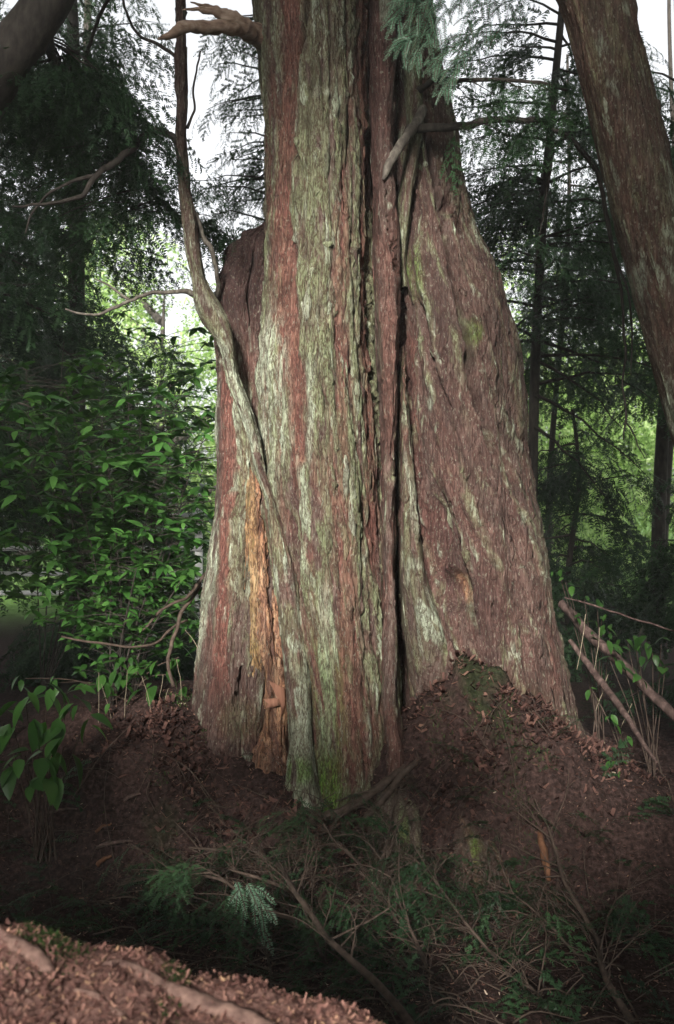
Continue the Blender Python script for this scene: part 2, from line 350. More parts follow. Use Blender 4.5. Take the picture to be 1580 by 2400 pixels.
        A = Pp - Sd * wd + Nn * (h * .2 - .002); B = Pp + Nn * h; C = Pp + Sd * wd + Nn * h * pe; D = Pp + Sd * wd * .9 - Nn * .004
        Q = np.stack([A, B, C, D], 2).reshape(-1, 3); b0 = (np.arange(plates)[:, None] * K + np.arange(K - 1)[None]) * 4
        fc = np.concatenate([np.stack([b0 + c_, b0 + c_ + 1, b0 + c_ + 5, b0 + c_ + 4], -1).reshape(-1, 4) for c_ in range(3)])
        pick = lambda u: np.repeat(np.broadcast_to(u, d.shape)[I, J].ravel(), 4); jl = np.repeat(g.uniform(-.25, .45, plates), K * 4); jp = np.repeat((g.random(plates) < .22) * g.uniform(.2, .7, plates), K * 4)
        q1_ = np.clip(pick(lich) + jl * (pick(lich) > .12), 0, 1); mp = MB(); mp.add(Q, fc)
        stuff(mp.build('bark_plates', mat_ or M['bark'], ob, attrs={'m1': np.stack([q1_, np.clip(pick(red) * (1 - .5 * q1_), 0, 1), np.clip(pick(moss), 0, 1)], 1), 'm2': np.stack([np.clip(pick(wood), 0, 1), np.clip(pick(pale) + jp * (pick(lich) > .2), 0, 1), np.clip(pick(dark), 0, 1)], 1)}, smooth=False))
    return ob
def N3(e, fx, fz, s): q = e['q']; return fbm(q[0] * fx, q[1] * fx, q[2] * fz, e['seed'] + s, 3)

# --- main stem
RED1 = [(-60, 650, 700), (0, 652, 702), (120, 655, 706), (300, 645, 700), (420, 640, 690), (540, 634, 682), (700, 640, 690), (806, 648, 706), (883, 664, 716), (1075, 684, 718), (1180, 690, 712), (1300, 700, 712)]
RED2 = [(380, 796, 806), (500, 783, 812), (770, 786, 812), (1000, 784, 808), (1200, 796, 826), (1400, 792, 836), (1650, 786, 858), (1850, 800, 860)]
RED3 = [(-60, 846, 868), (250, 846, 866), (480, 845, 868), (700, 850, 874), (900, 850, 880), (1075, 856, 886), (1240, 864, 893), (1330, 870, 890)]
RED4 = [(1280, 722, 738), (1450, 728, 750), (1650, 728, 752), (1860, 738, 760)]
cB = [(905, 434), (922, 560), (933, 638), (943, 700), (936, 816), (927, 910), (924, 1026), (920, 1166), (920, 1260), (922, 1400), (925, 1466), (929, 1583), (938, 1653), (957, 1690)]
cD = [(989, 322), (978, 400), (969, 460), (962, 530), (959, 560)]; cD2 = [(950, 890), (957, 960), (966, 1026), (974, 1100), (981, 1170)]
def p_main(e):
    px, py = e['px'], e['py']
    red = np.maximum.reduce([strip(RED1, px, py), .85 * strip(RED2, px, py), strip(RED3, px, py), .7 * strip(RED4, px, py)])
    n = N3(e, 22, 3, 50); red = red * sstep(-.55, -.1, n + .25)
    red = np.maximum(red, .9 * (1 - e['ridge']) * sstep(-.3, .2, N3(e, 5, .6, 51)) * sstep(-300, 200, py))
    up = sstep(650, 150, py)
    lich = sstep(-.12, .12, e['b'] + .3 * e['c'] + .26 + .4 * N3(e, 8, 1.2, 52)) * (.35 + .65 * e['ridge']) * (1 - .85 * red) * (1 - .45 * up) * (1 - .5 * strip([(1050, 640, 705), (1500, 690, 720)], px, py))
    pale = .9 * blob(630, 920, 42, 190, px, py) * sstep(-.25, .2, e['c'] + e['b'])
    pale = np.maximum(pale, .75 * strip([(850, 722, 738), (1000, 722, 738), (1200, 708, 735), (1350, 715, 728)], px, py) * sstep(-.3, .1, e['b']))
    pale = np.maximum(pale, .55 * strip([(1380, 752, 775), (1560, 748, 790), (1700, 740, 790), (1800, 745, 785)], px, py) * sstep(-.3, .2, e['b']))
    pale = np.maximum(pale, .5 * blob(675, 1120, 50, 120, px, py) * sstep(0, .3, e['b']))
    pale = np.maximum(.9 * pale, .45 * sstep(.28, .5, e['c'] * .7 + e['b'] * .4 + .1 * e['a']) * (1 - red))
    pale = np.maximum(pale, .9 * strip([(1685, 862, 872), (1745, 864, 876)], px, py))
    moss = blob(765, 1860, 34, 90, px, py, .7) * sstep(-.5, .1, e['b'] + .2)
    moss = np.maximum(moss, .45 * blob(765, 1690, 45, 180, px, py, .7) * sstep(-.3, .3, e['b']))
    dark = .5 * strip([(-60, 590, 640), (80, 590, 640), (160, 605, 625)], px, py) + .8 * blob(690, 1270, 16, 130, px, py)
    return lich, red, moss, 0, pale, dark
main_rows = [(-60, 588, 872, 6.0, .62), (0, 590, 872, 6.0, .62), (150, 604, 870, 6.0, .63), (306, 617, 872, 6.0, .64), (460, 620, 874, 6.0, .65), (613, 620, 878, 6.0, .66),
             (760, 612, 884, 6.0, .67), (900, 598, 892, 6.0, .69), (1040, 600, 902, 6.0, .7), (1165, 606, 912, 6.0, .7), (1300, 625, 922, 6.0, .71), (1450, 655, 930, 6.0, .72),
             (1600, 690, 940, 5.98, .73), (1750, 705, 945, 5.96, .74), (1880, 700, 930, 5.94, .76), (2020, 690, 940, 5.92, .8)]
cA = [(862, -20), (857, 120), (858, 250), (869, 420), (866, 560), (875, 750), (881, 860), (885, 960), (891, 1070), (898, 1150), (905, 1230)]
c1 = [(722, -30), (718, 20), (712, 70), (706, 125)]
c2 = [(695, 340), (706, 400), (714, 470)]
c3 = [(845, 1190), (852, 1290), (858, 1420), (862, 1560), (868, 1640)]
c4 = [(735, 150), (730, 260), (722, 400)]
stem('main_stem', main_rows, 500, 190, .0135, p_main, 1, cracks=[(cA, 4, .10), (c1, 7, .1), (c2, 6, .06), (c3, 4, .05), (c4, 4, .04)], top_ext=1400,
     bumps=[(695, 420, 22, 90, .03), (665, 250, 30, 260, -.025), (672, 700, 28, 400, -.02), (865, 1700, 10, 50, .015), (690, 1300, 14, 130, -.07), (770, 600, 55, 900, .02), (830, 900, 20, 700, .015)], flute=.016, plates=2600)
# --- slender stem between the two long cracks, fused to the main stem
def p_mid(e):
    px, py = e['px'], e['py']
    red = np.maximum(.6 * sstep(-.25, .2, N3(e, 14, 1.2, 50)), .6 * (1 - e['ridge']))
    lich = .55 * sstep(.0, .4, e['b'] + .4 * N3(e, 6, 1, 5)) * e['ridge'] * sstep(500, 1000, py)
    pale = .6 * sstep(.42, .6, e['c'] * .7 + e['b'] * .5)
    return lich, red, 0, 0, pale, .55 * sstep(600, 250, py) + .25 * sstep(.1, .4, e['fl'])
stem('slender_stem', [(-60, 860, 935, 6.02, .5), (200, 858, 930, 6.02, .52), (434, 866, 925, 6.0, .52), (640, 868, 938, 5.98, .55), (850, 874, 934, 5.97, .6), (1050, 880, 928, 5.96, .62), (1250, 880, 926, 5.95, .64),
     (1450, 880, 930, 5.94, .66), (1600, 880, 936, 5.92, .7), (1700, 880, 950, 5.9, .7), (1900, 870, 960, 5.9, .72)], 400, 56, .010, p_mid, 2,
     cracks=[([(905, 425), (912, 500), (921, 560), (933, 640)], 6, .08)], top_ext=1400, flute=.012, box=.55, plates=350)
# --- big leaning right stem
cC = [(1000, 306), (1012, 370), (1025, 434), (1061, 561), (1085, 690), (1097, 747), (1112, 860), (1122, 930), (1139, 989), (1165, 1073), (1172, 1166)]
cC2 = [(1018, 320), (1040, 410), (1058, 500), (1065, 600)]
cE = [(1205, 1330), (1216, 1420), (1235, 1560), (1262, 1690)]
cF = [(1060, 1180), (1075, 1290), (1100, 1400), (1125, 1490)]
def p_right(e):
    px, py = e['px'], e['py']
    red = .26 * sstep(-.05, .4, N3(e, 12, .7, 50)) + .24 * (1 - e['ridge']) + .08 * sstep(0, .3, e['b'])
    red = np.maximum(red, .95 * strip([(780, 940, 975), (950, 945, 985), (1150, 960, 1000), (1300, 985, 1060), (1400, 1000, 1080)], px, py, 14))
    red = np.maximum(red, .8 * strip([(1380, 1270, 1292), (1500, 1285, 1305), (1650, 1300, 1325)], px, py, 8))
    olive = 1.2 * sstep(-.15, .2, N3(e, 6, .5, 53) + .3 * e['b']) * sstep(1240, 950, px - .1 * (py - 1000))
    lich = (.6 * olive * sstep(-.1, .15, e['b'] + e['fl'] * .3) + .5 * sstep(.05, .25, e['b'] + .3 * e['c'] - .1)) * e['ridge'] * (1 - .7 * red)
    right = sstep(60, -70, px - np.interp(py, [0, 460, 796, 1050, 1427, 1760], [1020, 1086, 1204, 1237, 1300, 1395]))
    lich = np.maximum(lich, .45 * (1 - right) * sstep(-.2, .3, e['b']))
    pale = .7 * sstep(.4, .58, e['c'] * .7 + e['b'] * .5)
    pale = np.maximum(pale, .7 * blob(1025, 950, 7, 14, px, py)); pale = np.maximum(pale, .7 * blob(1112, 1320, 9, 40, px, py) * sstep(-.1, .2, e['b']))
    moss = .55 * blob(980, 640, 26, 55, px, py, .6) * sstep(-.4, .2, e['b']); moss = np.maximum(moss, .5 * blob(1120, 780, 14, 30, px, py, .6))
    moss = np.maximum(moss, .3 * blob(1210, 1750, 90, 110, px, py, .7))
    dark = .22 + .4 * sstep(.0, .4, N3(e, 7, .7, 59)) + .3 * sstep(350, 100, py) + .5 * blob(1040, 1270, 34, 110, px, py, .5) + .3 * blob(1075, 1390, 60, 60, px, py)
    wood = .55 * blob(1070, 1370, 14, 30, px, py) + .35 * blob(1090, 1400, 25, 18, px, py) * sstep(0, .3, e['b'])
    return lich, red, moss, wood, pale, dark
stem('right_stem', [(-60, 880, 1006, 6.42, .62), (0, 882, 1010, 6.42, .62), (100, 884, 1018, 6.42, .63), (200, 888, 1036, 6.42, .64), (327, 890, 1066, 6.42, .66), (460, 892, 1088, 6.42, .7), (613, 896, 1134, 6.42, .76), (715, 898, 1178, 6.42, .8),
     (826, 900, 1216, 6.42, .83), (933, 900, 1232, 6.42, .86), (1050, 900, 1240, 6.42, .88), (1143, 900, 1254, 6.42, .9), (1282, 902, 1282, 6.42, .93), (1427, 905, 1304, 6.42, .97), (1500, 908, 1322, 6.42, 1.0), (1620, 910, 1352, 6.42, 1.04),
     (1760, 912, 1396, 6.42, 1.08), (1900, 912, 1420, 6.42, 1.1)], 480, 205, .0115, p_right, 3, twist=.16,
     cracks=[(cB, 8, .18), (cD, 8, .18), (cD2, 9, .2), (cC, 7.5, .15), (cC2, 5, .08), (cE, 5, .07), (cF, 7, .09), ([(1075, 620), (1120, 780), (1180, 960), (1215, 1120), (1235, 1260)], 5, .05), ([(985, 700), (1030, 860), (1075, 1000), (1110, 1130)], 6, .05), ([(1130, 1180), (1150, 1330), (1165, 1480)], 5, .06)], top_ext=1300, flute=.045, flutefreq=4.5, plates=2600,
     bumps=[(1030, 1240, 26, 90, -.13), (1068, 1385, 36, 40, -.11), (1050, 1310, 16, 30, .06), (1000, 1190, 10, 60, .04), (1150, 900, 28, 500, .045), (985, 640, 25, 70, .03), (1165, 1350, 22, 300, .03), (1120, 780, 22, 40, .02), (1245, 1250, 26, 400, .04), (1325, 1490, 10, 22, .02), (1030, 1000, 40, 300, .03)])
# --- bark rib between the lower cracks, with the pale lichen strip
def p_rib(e):
    px, py = e['px'], e['py']
    pale = strip([(1070, 944, 958), (1160, 952, 978), (1250, 962, 990)], px, py, 4) * .55
    pale = np.maximum(pale, strip([(1330, 955, 1000), (1400, 962, 1006), (1510, 1000, 1052)], px, py, 6) * sstep(-.05, .15, N3(e, 26, 9, 4) + .25 * blob(1010, 1450, 40, 70, px, py)))
    red = .7 * sstep(-.2, .3, N3(e, 12, 2, 50)) * (1 - .4 * sstep(900, 1150, py)); lich = .5 * sstep(-.1, .4, e['b'] + .2)
    return lich, red, 0, 0, pale, .4 * sstep(.0, .4, N3(e, 8, 2, 3))
stem('bark_rib', [(820, 936, 946, 5.82, .12), (900, 934, 951, 5.78, .16), (1026, 932, 963, 5.74, .2), (1166, 930, 977, 5.72, .22), (1260, 931, 986, 5.7, .24), (1350, 933, 1002, 5.69, .25), (1430, 938, 1026, 5.71, .26), (1510, 945, 1056, 5.75, .26), (1620, 955, 1085, 5.8, .26), (1760, 965, 1105, 5.86, .26)],
     260, 70, .007, p_rib, 4, cracks=[([(947, 1080), (955, 1170), (963, 1260), (985, 1330), (1005, 1390)], 4, .05), ([(925, 1500), (945, 1560), (962, 1620), (972, 1660)], 6, .08)], flute=.012, box=.65, plates=150)
# --- ingrown strand on the right stem (old branch root)
def p_strand(e):
    px, py = e['px'], e['py']
    return .75 * sstep(-.3, .3, e['b'] + .2), .25 * (1 - e['ridge']), .15 * sstep(.2, .5, e['fl']), 0, .6 * sstep(.2, .5, e['c'] + .3 * e['b']), .15
stem('ingrown_strand', [(-60, 948, 985, 5.86, .1), (60, 946, 986, 5.84, .1), (153, 943, 988, 5.82, .11), (260, 950, 992, 5.8, .12), (310, 950, 992, 5.78, .12), (357, 947, 985, 5.76, .11), (460, 935, 968, 5.72, .1), (536, 928, 960, 5.72, .1), (590, 932, 955, 5.74, .1), (680, 938, 956, 5.8, .1)],
     240, 40, .006, p_strand, 5, flute=.01, top_ext=500)
# --- left stem: broken stub, red strip, grey strip
def p_left(e):
    px, py = e['px'], e['py']
    red = strip([(860, 514, 545), (1000, 514, 540), (1200, 512, 540), (1400, 500, 528), (1550, 490, 520), (1650, 470, 540)], px, py, 5) * sstep(-.6, 0, N3(e, 20, 3, 4) + .2)
    red = np.maximum(red, .5 * (1 - e['ridge'])); red = np.maximum(red, .6 * blob(580, 820, 25, 120, px, py))
    g = strip([(900, 540, 600), (1100, 544, 590), (1400, 520, 580)], px, py, 6)
    pale = .55 * g * sstep(0, .3, e['b'] + e['c'] * .5) + .7 * sstep(.3, .5, e['b'] * .6 + e['c'] * .6) + .7 * strip([(880, 500, 514), (1300, 480, 500), (1560, 455, 478)], px, py, 4) * sstep(-.2, .2, e['b'])
    lich = .5 * g + .4 * sstep(-.1, .4, e['b']) * (1 - red) * sstep(700, 900, py) * sstep(1700, 1500, py)
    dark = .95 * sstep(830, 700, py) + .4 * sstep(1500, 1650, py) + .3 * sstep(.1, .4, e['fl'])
    return lich * sstep(760, 900, py), red * (.5 + .5 * sstep(760, 880, py)), .12 * blob(560, 1690, 60, 50, px, py), 0, pale * sstep(680, 880, py), dark
stem('left_stem', [(522, 608, 640, 6.3, .05), (540, 590, 650, 6.28, .14), (562, 560, 652, 6.27, .18), (585, 543, 655, 6.26, .22), (640, 524, 660, 6.24, .3), (700, 506, 665, 6.22, .36), (780, 503, 670, 6.2, .4), (845, 508, 675, 6.2, .44), (1000, 506, 680, 6.2, .5), (1127, 508, 690, 6.18, .53),
     (1280, 491, 690, 6.15, .57), (1395, 473, 690, 6.12, .6), (1510, 462, 690, 6.1, .62), (1625, 448, 690, 6.08, .64), (1720, 434, 690, 6.06, .66), (1880, 420, 690, 6.05, .68)], 360, 100, .0105, p_left, 6,
     cracks=[([(577, 1085), (573, 1180), (571, 1290), (569, 1400)], 4, .06), ([(560, 600), (556, 660), (563, 730)], 5, .06), ([(590, 590), (585, 680), (590, 760)], 6, .07), ([(520, 1590), (530, 1530), (540, 1470)], 3, .04), ([(548, 1655), (556, 1610), (566, 1560)], 7, .12), ([(602, 1010), (600, 960), (598, 1060)], 5, .08)], flute=.04, plates=900,
     bumps=[(545, 600, 12, 40, .05), (575, 570, 10, 40, .05), (560, 620, 22, 60, -.05), (560, 680, 15, 90, .03), (530, 660, 14, 60, .03), (527, 1100, 16, 300, .02), (560, 1150, 20, 300, -.02), (572, 840, 20, 80, -.04)])
# --- exposed rotten heartwood
def p_wood(e):
    px, py = e['px'], e['py']; n = N3(e, 12, 1.5, 4)
    moss = .4 * strip([(1120, 568, 592), (1300, 572, 612), (1560, 575, 600)], px, py, 9) * sstep(-.3, .3, n + .2) + .3 * blob(600, 1560, 20, 60, px, py)
    dark = 0 * px
    wood = 1 - .4 * sstep(.05, .35, N3(e, 30, 4, 8)) - .25 * (1 - e['ridge']) - .5 * sstep(1690, 1780, py)
    return .12 * sstep(.0, .4, n), .4, .5 * moss, wood, .2 * sstep(.35, .5, e['c']), dark
wood = stem('exposed_heartwood', [(1075, 582, 600, 5.86, .1), (1100, 578, 610, 5.84, .14), (1203, 574, 634, 5.8, .2), (1318, 574, 652, 5.78, .22), (1433, 570, 668, 5.76, .24), (1548, 574, 682, 5.74, .26), (1660, 580, 690, 5.72, .28), (1770, 570, 700, 5.7, .3), (1850, 560, 710, 5.68, .32)],
     270, 84, .013, p_wood, 7, cracks=[([(632, 1290), (637, 1380), (643, 1470), (650, 1560)], 5, .06), ([(612, 1150), (615, 1200), (606, 1260)], 4, .03), ([(600, 1480), (604, 1560), (615, 1600)], 3, .04), ([(600, 1670), (606, 1720)], 6, .05), ([(640, 1670), (645, 1735)], 5, .05)],
     flute=.03, flutefreq=12, plates=500, bumps=[(612, 1610, 16, 60, -.07), (620, 1700, 35, 45, -.05)])
wood['label'] = 'orange rotten heartwood laid bare in the left side of the trunk'
def plate(rows, th, name, matr, parent, seed):
    """small split slab: outline in photo position at a real depth, with thickness"""
    mbp = MB(); pts = np.array([P(*r) for r in rows]); n = len(pts)
    pts = pts + .002 * RNG.normal(size=pts.shape); back = pts + np.array([0, th, 0]); c = pts.mean(0) + [0, -.002, 0]; cb = back.mean(0)
    v = np.vstack([pts, back, c, cb]); j = np.arange(n); k = (j + 1) % n
    mbp.add(v, np.vstack([np.stack([j, k, np.full(n, 2 * n)], 1), np.stack([k + n, j + n, np.full(n, 2 * n + 1)], 1), np.stack([j, j + n, k], 1), np.stack([k, j + n, k + n], 1)]))
    return mbp.build(name, matr, parent, smooth=False)
plate([(617, 1640, 5.44), (650, 1636, 5.43), (654, 1654, 5.43), (640, 1659, 5.44), (622, 1658, 5.44), (628, 1650, 5.44)], .012, 'splinter', M['orange_wood'], wood, 1)
plate([(652, 1605, 5.45), (668, 1612, 5.46), (670, 1650, 5.45), (664, 1675, 5.46), (658, 1658, 5.44), (650, 1636, 5.44), (636, 1608, 5.46), (630, 1596, 5.47)], .012, 'splinter', M['orange_wood'], wood, 2)
# --- grafted grey stem that leaves the trunk on the left and rises free
def p_graft(e):
    px, py = e['px'], e['py']
    pale = .8 * sstep(.12, .35, N3(e, 22, 8, 4) + .25 * e['c']) * sstep(600, 900, py) + .35 * sstep(.3, .5, e['c'])
    pale = np.maximum(pale, .6 * sstep(1450, 1600, py) * sstep(-.2, .3, e['b']))
    pale = np.maximum(pale, .8 * strip([(850, 528, 552), (950, 556, 580), (1060, 588, 606)], px, py, 4) * sstep(-.3, .1, e['b']))
    lich = .55 * sstep(-.2, .3, e['b'] + .2) * sstep(250, 800, py)
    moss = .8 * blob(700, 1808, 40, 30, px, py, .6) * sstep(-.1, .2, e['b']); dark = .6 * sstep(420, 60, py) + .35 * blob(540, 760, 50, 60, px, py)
    return lich, .45 * (1 - e['ridge']) * sstep(1000, 1200, py), moss, 0, pale, dark
graft = stem('grafted_stem', [(-60, 411, 432, 5.62, .05), (0, 412, 434, 5.62, .055), (204, 413, 439, 5.62, .065), (357, 414, 441, 5.62, .07), (430, 418, 448, 5.6, .075), (510, 426, 462, 5.6, .085), (600, 438, 476, 5.58, .09), (664, 452, 491, 5.57, .1), (715, 462, 516, 5.56, .11),
     (760, 480, 536, 5.56, .11), (806, 506, 548, 5.55, .11), (883, 529, 564, 5.54, .1), (960, 556, 590, 5.52, .1), (1036, 582, 612, 5.5, .09), (1100, 598, 626, 5.48, .09), (1165, 618, 646, 5.47, .09), (1280, 634, 684, 5.47, .1), (1395, 649, 704, 5.455, .11), (1510, 660, 720, 5.44, .12),
     (1625, 670, 730, 5.41, .13), (1753, 674, 738, 5.38, .14), (1817, 666, 748, 5.37, .16), (1900, 645, 765, 5.38, .18)], 430, 40, .0045, p_graft, 8, flute=.012, flutefreq=12, top_ext=900, plates=200)
def branch_part(name, rows, n, matr, parent, sides=10, wob=.01, seed=0, rough=.25):
    mbp = MB(); p, r = pxpath(rows, n, wob, seed); tube(mbp, p, r, sides, rough=rough, seed=seed); return mbp.build(name, matr, parent)
branch_part('branch', [(420, 345, 5.6, 22), (408, 327, 5.58, 18), (385, 312, 5.55, 15), (360, 306, 5.5, 15), (345, 314, 5.48, 17), (310, 350, 5.45, 17), (262, 385, 5.4, 16), (225, 410, 5.35, 14), (190, 460, 5.3, 11), (120, 478, 5.2, 8), (30, 482, 5.1, 5)], 60, M['dark_bark'], graft, seed=3)
branch_part('branch', [(225, 410, 5.35, 11), (150, 435, 5.4, 7), (95, 470, 5.4, 6), (60, 545, 5.4, 4)], 30, M['dark_bark'], graft, seed=4)
branch_part('branch', [(462, 690, 5.55, 16), (430, 684, 5.5, 12), (390, 684, 5.45, 10), (350, 690, 5.4, 9), (310, 701, 5.35, 8), (270, 722, 5.3, 8), (210, 736, 5.25, 6), (150, 725, 5.2, 4)], 50, M['grey_bark'], graft, seed=5)
branch_part('branch', [(300, 703, 5.35, 7), (255, 670, 5.4, 5), (220, 655, 5.4, 3)], 20, M['grey_bark'], graft, seed=6)
branch_part('branch', [(452, 488, 5.6, 10), (468, 530, 5.62, 12), (486, 570, 5.65, 12), (500, 610, 5.7, 11), (512, 655, 5.78, 11), (505, 690, 5.85, 12)], 40, M['grey_bark'], graft, seed=7)
branch_part('branch', [(440, 300, 5.62, 8), (452, 270, 5.65, 6), (455, 200, 5.7, 5), (470, 120, 5.7, 4)], 24, M['dark_bark'], graft, seed=8)
branch_part('branch', [(412, 130, 5.6, 9), (370, 105, 5.6, 8), (330, 85, 5.6, 7), (300, 40, 5.6, 6), (285, -30, 5.6, 6)], 30, M['dark_bark'], graft, seed=9)
# --- dead splintered branch, top left of the main stem
db = branch_part('dead_branch', [(625, 95, 5.75, 60), (592, 78, 5.62, 48), (560, 62, 5.5, 40), (520, 62, 5.42, 34), (470, 62, 5.35, 30), (430, 66, 5.3, 26), (400, 80, 5.26, 18), (368, 92, 5.22, 5)], 60, M['dead_wood'], TREEO, 12, .012, 11, .5)
branch_part('splinter', [(575, 62, 5.5, 36), (540, 42, 5.44, 32), (500, 26, 5.4, 22), (465, 22, 5.36, 12), (432, 26, 5.33, 3)], 40, M['dead_wood'], db, 9, .01, 12, .6)
branch_part('splinter', [(520, 34, 5.42, 16), (480, 12, 5.38, 10), (448, 4, 5.35, 3)], 24, M['dead_wood'], db, 7, .008, 13, .5)
# --- hooked stub branch and the long side branch with its twigs
branch_part('stub_branch', [(992, 255, 5.68, 22), (975, 290, 5.62, 24), (952, 322, 5.55, 23), (932, 350, 5.5, 22), (916, 378, 5.46, 20), (905, 402, 5.44, 17), (898, 420, 5.44, 8)], 40, M['grey_bark'], TREEO, 12, .004, 14, .25)
sb = branch_part('side_branch', [(960, 302, 5.7, 24), (985, 300, 5.62, 22), (1040, 297, 5.5, 19), (1120, 288, 5.4, 17), (1200, 282, 5.3, 15), (1268, 286, 5.25, 14), (1315, 312, 5.22, 13), (1355, 345, 5.2, 12), (1390, 385, 5.2, 12), (1412, 450, 5.2, 11), (1428, 530, 5.2, 10), (1444, 620, 5.2, 9), (1455, 700, 5.2, 7), (1464, 800, 5.2, 6), (1462, 900, 5.2, 5), (1466, 985, 5.2, 5), (1458, 1030, 5.2, 3)], 140, M['dark_bark'], TREEO, 9, .012, 15, .2)
branch_part('twig', [(1466, 985, 5.2, 5), (1485, 1020, 5.2, 4), (1510, 1075, 5.2, 2)], 16, M['dark_bark'], sb, 5, .005, 16)
branch_part('twig', [(1270, 288, 5.25, 9), (1295, 330, 5.3, 8), (1288, 420, 5.4, 7), (1270, 520, 5.5, 5)], 30, M['dark_bark'], sb, 6, .01, 17)
branch_part('twig', [(1420, 500, 5.2, 8), (1440, 600, 5.1, 6), (1470, 680, 5.1, 5), (1480, 800, 5.1, 4), (1478, 880, 5.1, 2)], 30, M['dark_bark'], sb, 6, .01, 18)
branch_part('branch', [(985, 215, 5.72, 18), (1005, 195, 5.6, 14), (1040, 188, 5.45, 11), (1100, 190, 5.3, 10), (1180, 188, 5.2, 9), (1260, 196, 5.15, 8), (1330, 215, 5.1, 6)], 50, M['dark_bark'], TREEO, 7, .012, 19)
branch_part('root', [(760, 1915, 5.12, 26), (800, 1900, 5.1, 24), (850, 1875, 5.1, 20), (900, 1835, 5.15, 20), (940, 1805, 5.2, 18), (975, 1785, 5.3, 16)], 40, M['twig'], TREEO, 9, .01, 21, .35)
branch_part('root', [(845, 1935, 5.1, 18), (900, 1870, 5.1, 16), (945, 1815, 5.15, 16), (985, 1775, 5.25, 14)], 40, M['twig'], TREEO, 8, .01, 22, .35)
def p_stump(e):
    px, py = e['px'], e['py']
    return .5 * sstep(-.2, .3, e['b']), .2, .5 * blob(955, 1960, 30, 60, px, py, .7) * sstep(0, .3, e['b']), 0, .1, .3
stem('buttress_root', [(1730, 905, 925, 5.5, .06), (1790, 893, 962, 5.42, .14), (1870, 872, 1002, 5.28, .24), (1950, 856, 1018, 5.2, .3), (2050, 846, 1030, 5.15, .36), (2130, 840, 1040, 5.12, .38)], 150, 80, .012, p_stump, 9, flute=.05, flutefreq=8, cracks=[([(1000, 1880), (1006, 1950), (1002, 2030)], 8, .1)], plates=120)
stem('buttress_root', [(1800, 1010, 1035, 5.3, .08), (1880, 1015, 1110, 5.2, .18), (1970, 1030, 1180, 5.08, .26), (2070, 1030, 1215, 5.0, .32), (2140, 1030, 1230, 4.98, .34)], 120, 80, .012, lambda e: (.15 * sstep(0, .3, e['b']), .35, .8 * blob(1115, 1990, 16, 34, e['px'], e['py'], .7) * sstep(-.3, .2, e['b']), .2 * sstep(0, .3, e['b']), .05, .7), 10, flute=.06, flutefreq=8, plates=120)

# ------------------------------------------------------------------ foliage
def hemlock_spray(L=.5, seed=0, mode=1):
    """flat drooping spray: axis, side twigs, needles -> verts, tris (mode 0 coarse, 1 middle, 2 fine)"""
    r = np.random.default_rng(seed); V = []; T = []
    nl, nw, sp = [(.075, .045, .06), (.036, .017, .017), (.019, .0048, .0095)][mode]
    def needle(p, d, s):
        n = len(V); w = np.cross(d, [0, 0, 1.0]); w /= np.linalg.norm(w) + 1e-9; dz = np.array([0, 0, r.uniform(-.35, .2) * s])
        if mode < 2:
            V.extend([p - w * nw * .5, p + w * nw * .5, p + d * s + dz]); T.append((n, n + 1, n + 2)); return
        V.extend([p, p + d * s * .5 + w * nw * .5 + dz * .4, p + d * s + dz, p + d * s * .5 - w * nw * .5 + dz * .4]); T.append((n, n + 1, n + 2, n + 3))
    def twig(p0, d, ln):
        n = max(2, int(ln / sp)); side = np.array([-d[1], d[0], 0]); p = p0.copy()
        for i in range(n):
            t = i / n; p = p0 + d * ln * t + np.array([0, 0, -.3 * ln * t * t])
            for sg in (-1, 1):
                dd = d * .5 + side * sg + r.normal(0, .22, 3) * [1, 1, .8]; dd /= np.linalg.norm(dd)
                needle(p, dd, nl * r.uniform(.7, 1.15) * (1 - .3 * t))
    n = int(L / [.11, .055, .036][mode])
    for i in range(n):
        t = (i + .3) / n; p = np.array([L * t, 0, -.3 * L * t * t]); sg = 1 if i % 2 else -1
        ln = L * .45 * (1 - t) ** .7 * r.uniform(.6, 1.1) * min(1, .45 + 2.2 * t) + .02
        an = sg * math.radians(r.uniform(40, 62)); twig(p, np.array([math.cos(an), math.sin(an), -.2]), ln)
    twig(np.array([L * .7, 0, -.3 * L * .5]), np.array([.9, 0, -.4]), L * .35)
    q = len(V); V.extend([np.array([0, -.004, 0]), np.array([0, .004, 0]), np.array([L, .001, -.3 * L]), np.array([L, -.001, -.3 * L])]); T.append((q, q + 1, q + 2, q + 3) if mode == 2 else (q, q + 1, q + 2))
    return np.array(V), np.array(T)
SPR = [hemlock_spray(.5, s) for s in range(5)]
SPF = [hemlock_spray(.34, 40 + s, 2) for s in range(4)]
SPL = [hemlock_spray(.5, 60 + s, 0) for s in range(4)]
def rotmat(yaw, pitch, roll):
    cy, sy, cp, sp, cr, sr = np.cos(yaw), np.sin(yaw), np.cos(pitch), np.sin(pitch), np.cos(roll), np.sin(roll)
    Rz = np.array([[cy, -sy, 0], [sy, cy, 0], [0, 0, 1]]); Ry = np.array([[cp, 0, sp], [0, 1, 0], [-sp, 0, cp]]); Rx = np.array([[1, 0, 0], [0, cr, -sr], [0, sr, cr]])
    return Rz @ Ry @ Rx
def put_spray(mb, p, yaw, pitch=.3, roll=0, sc=1, tint=.5, lib=None):
    v, t = random.choice(lib or SPR); mb.add(v @ rotmat(yaw, pitch, roll).T * sc + p, t, tint)
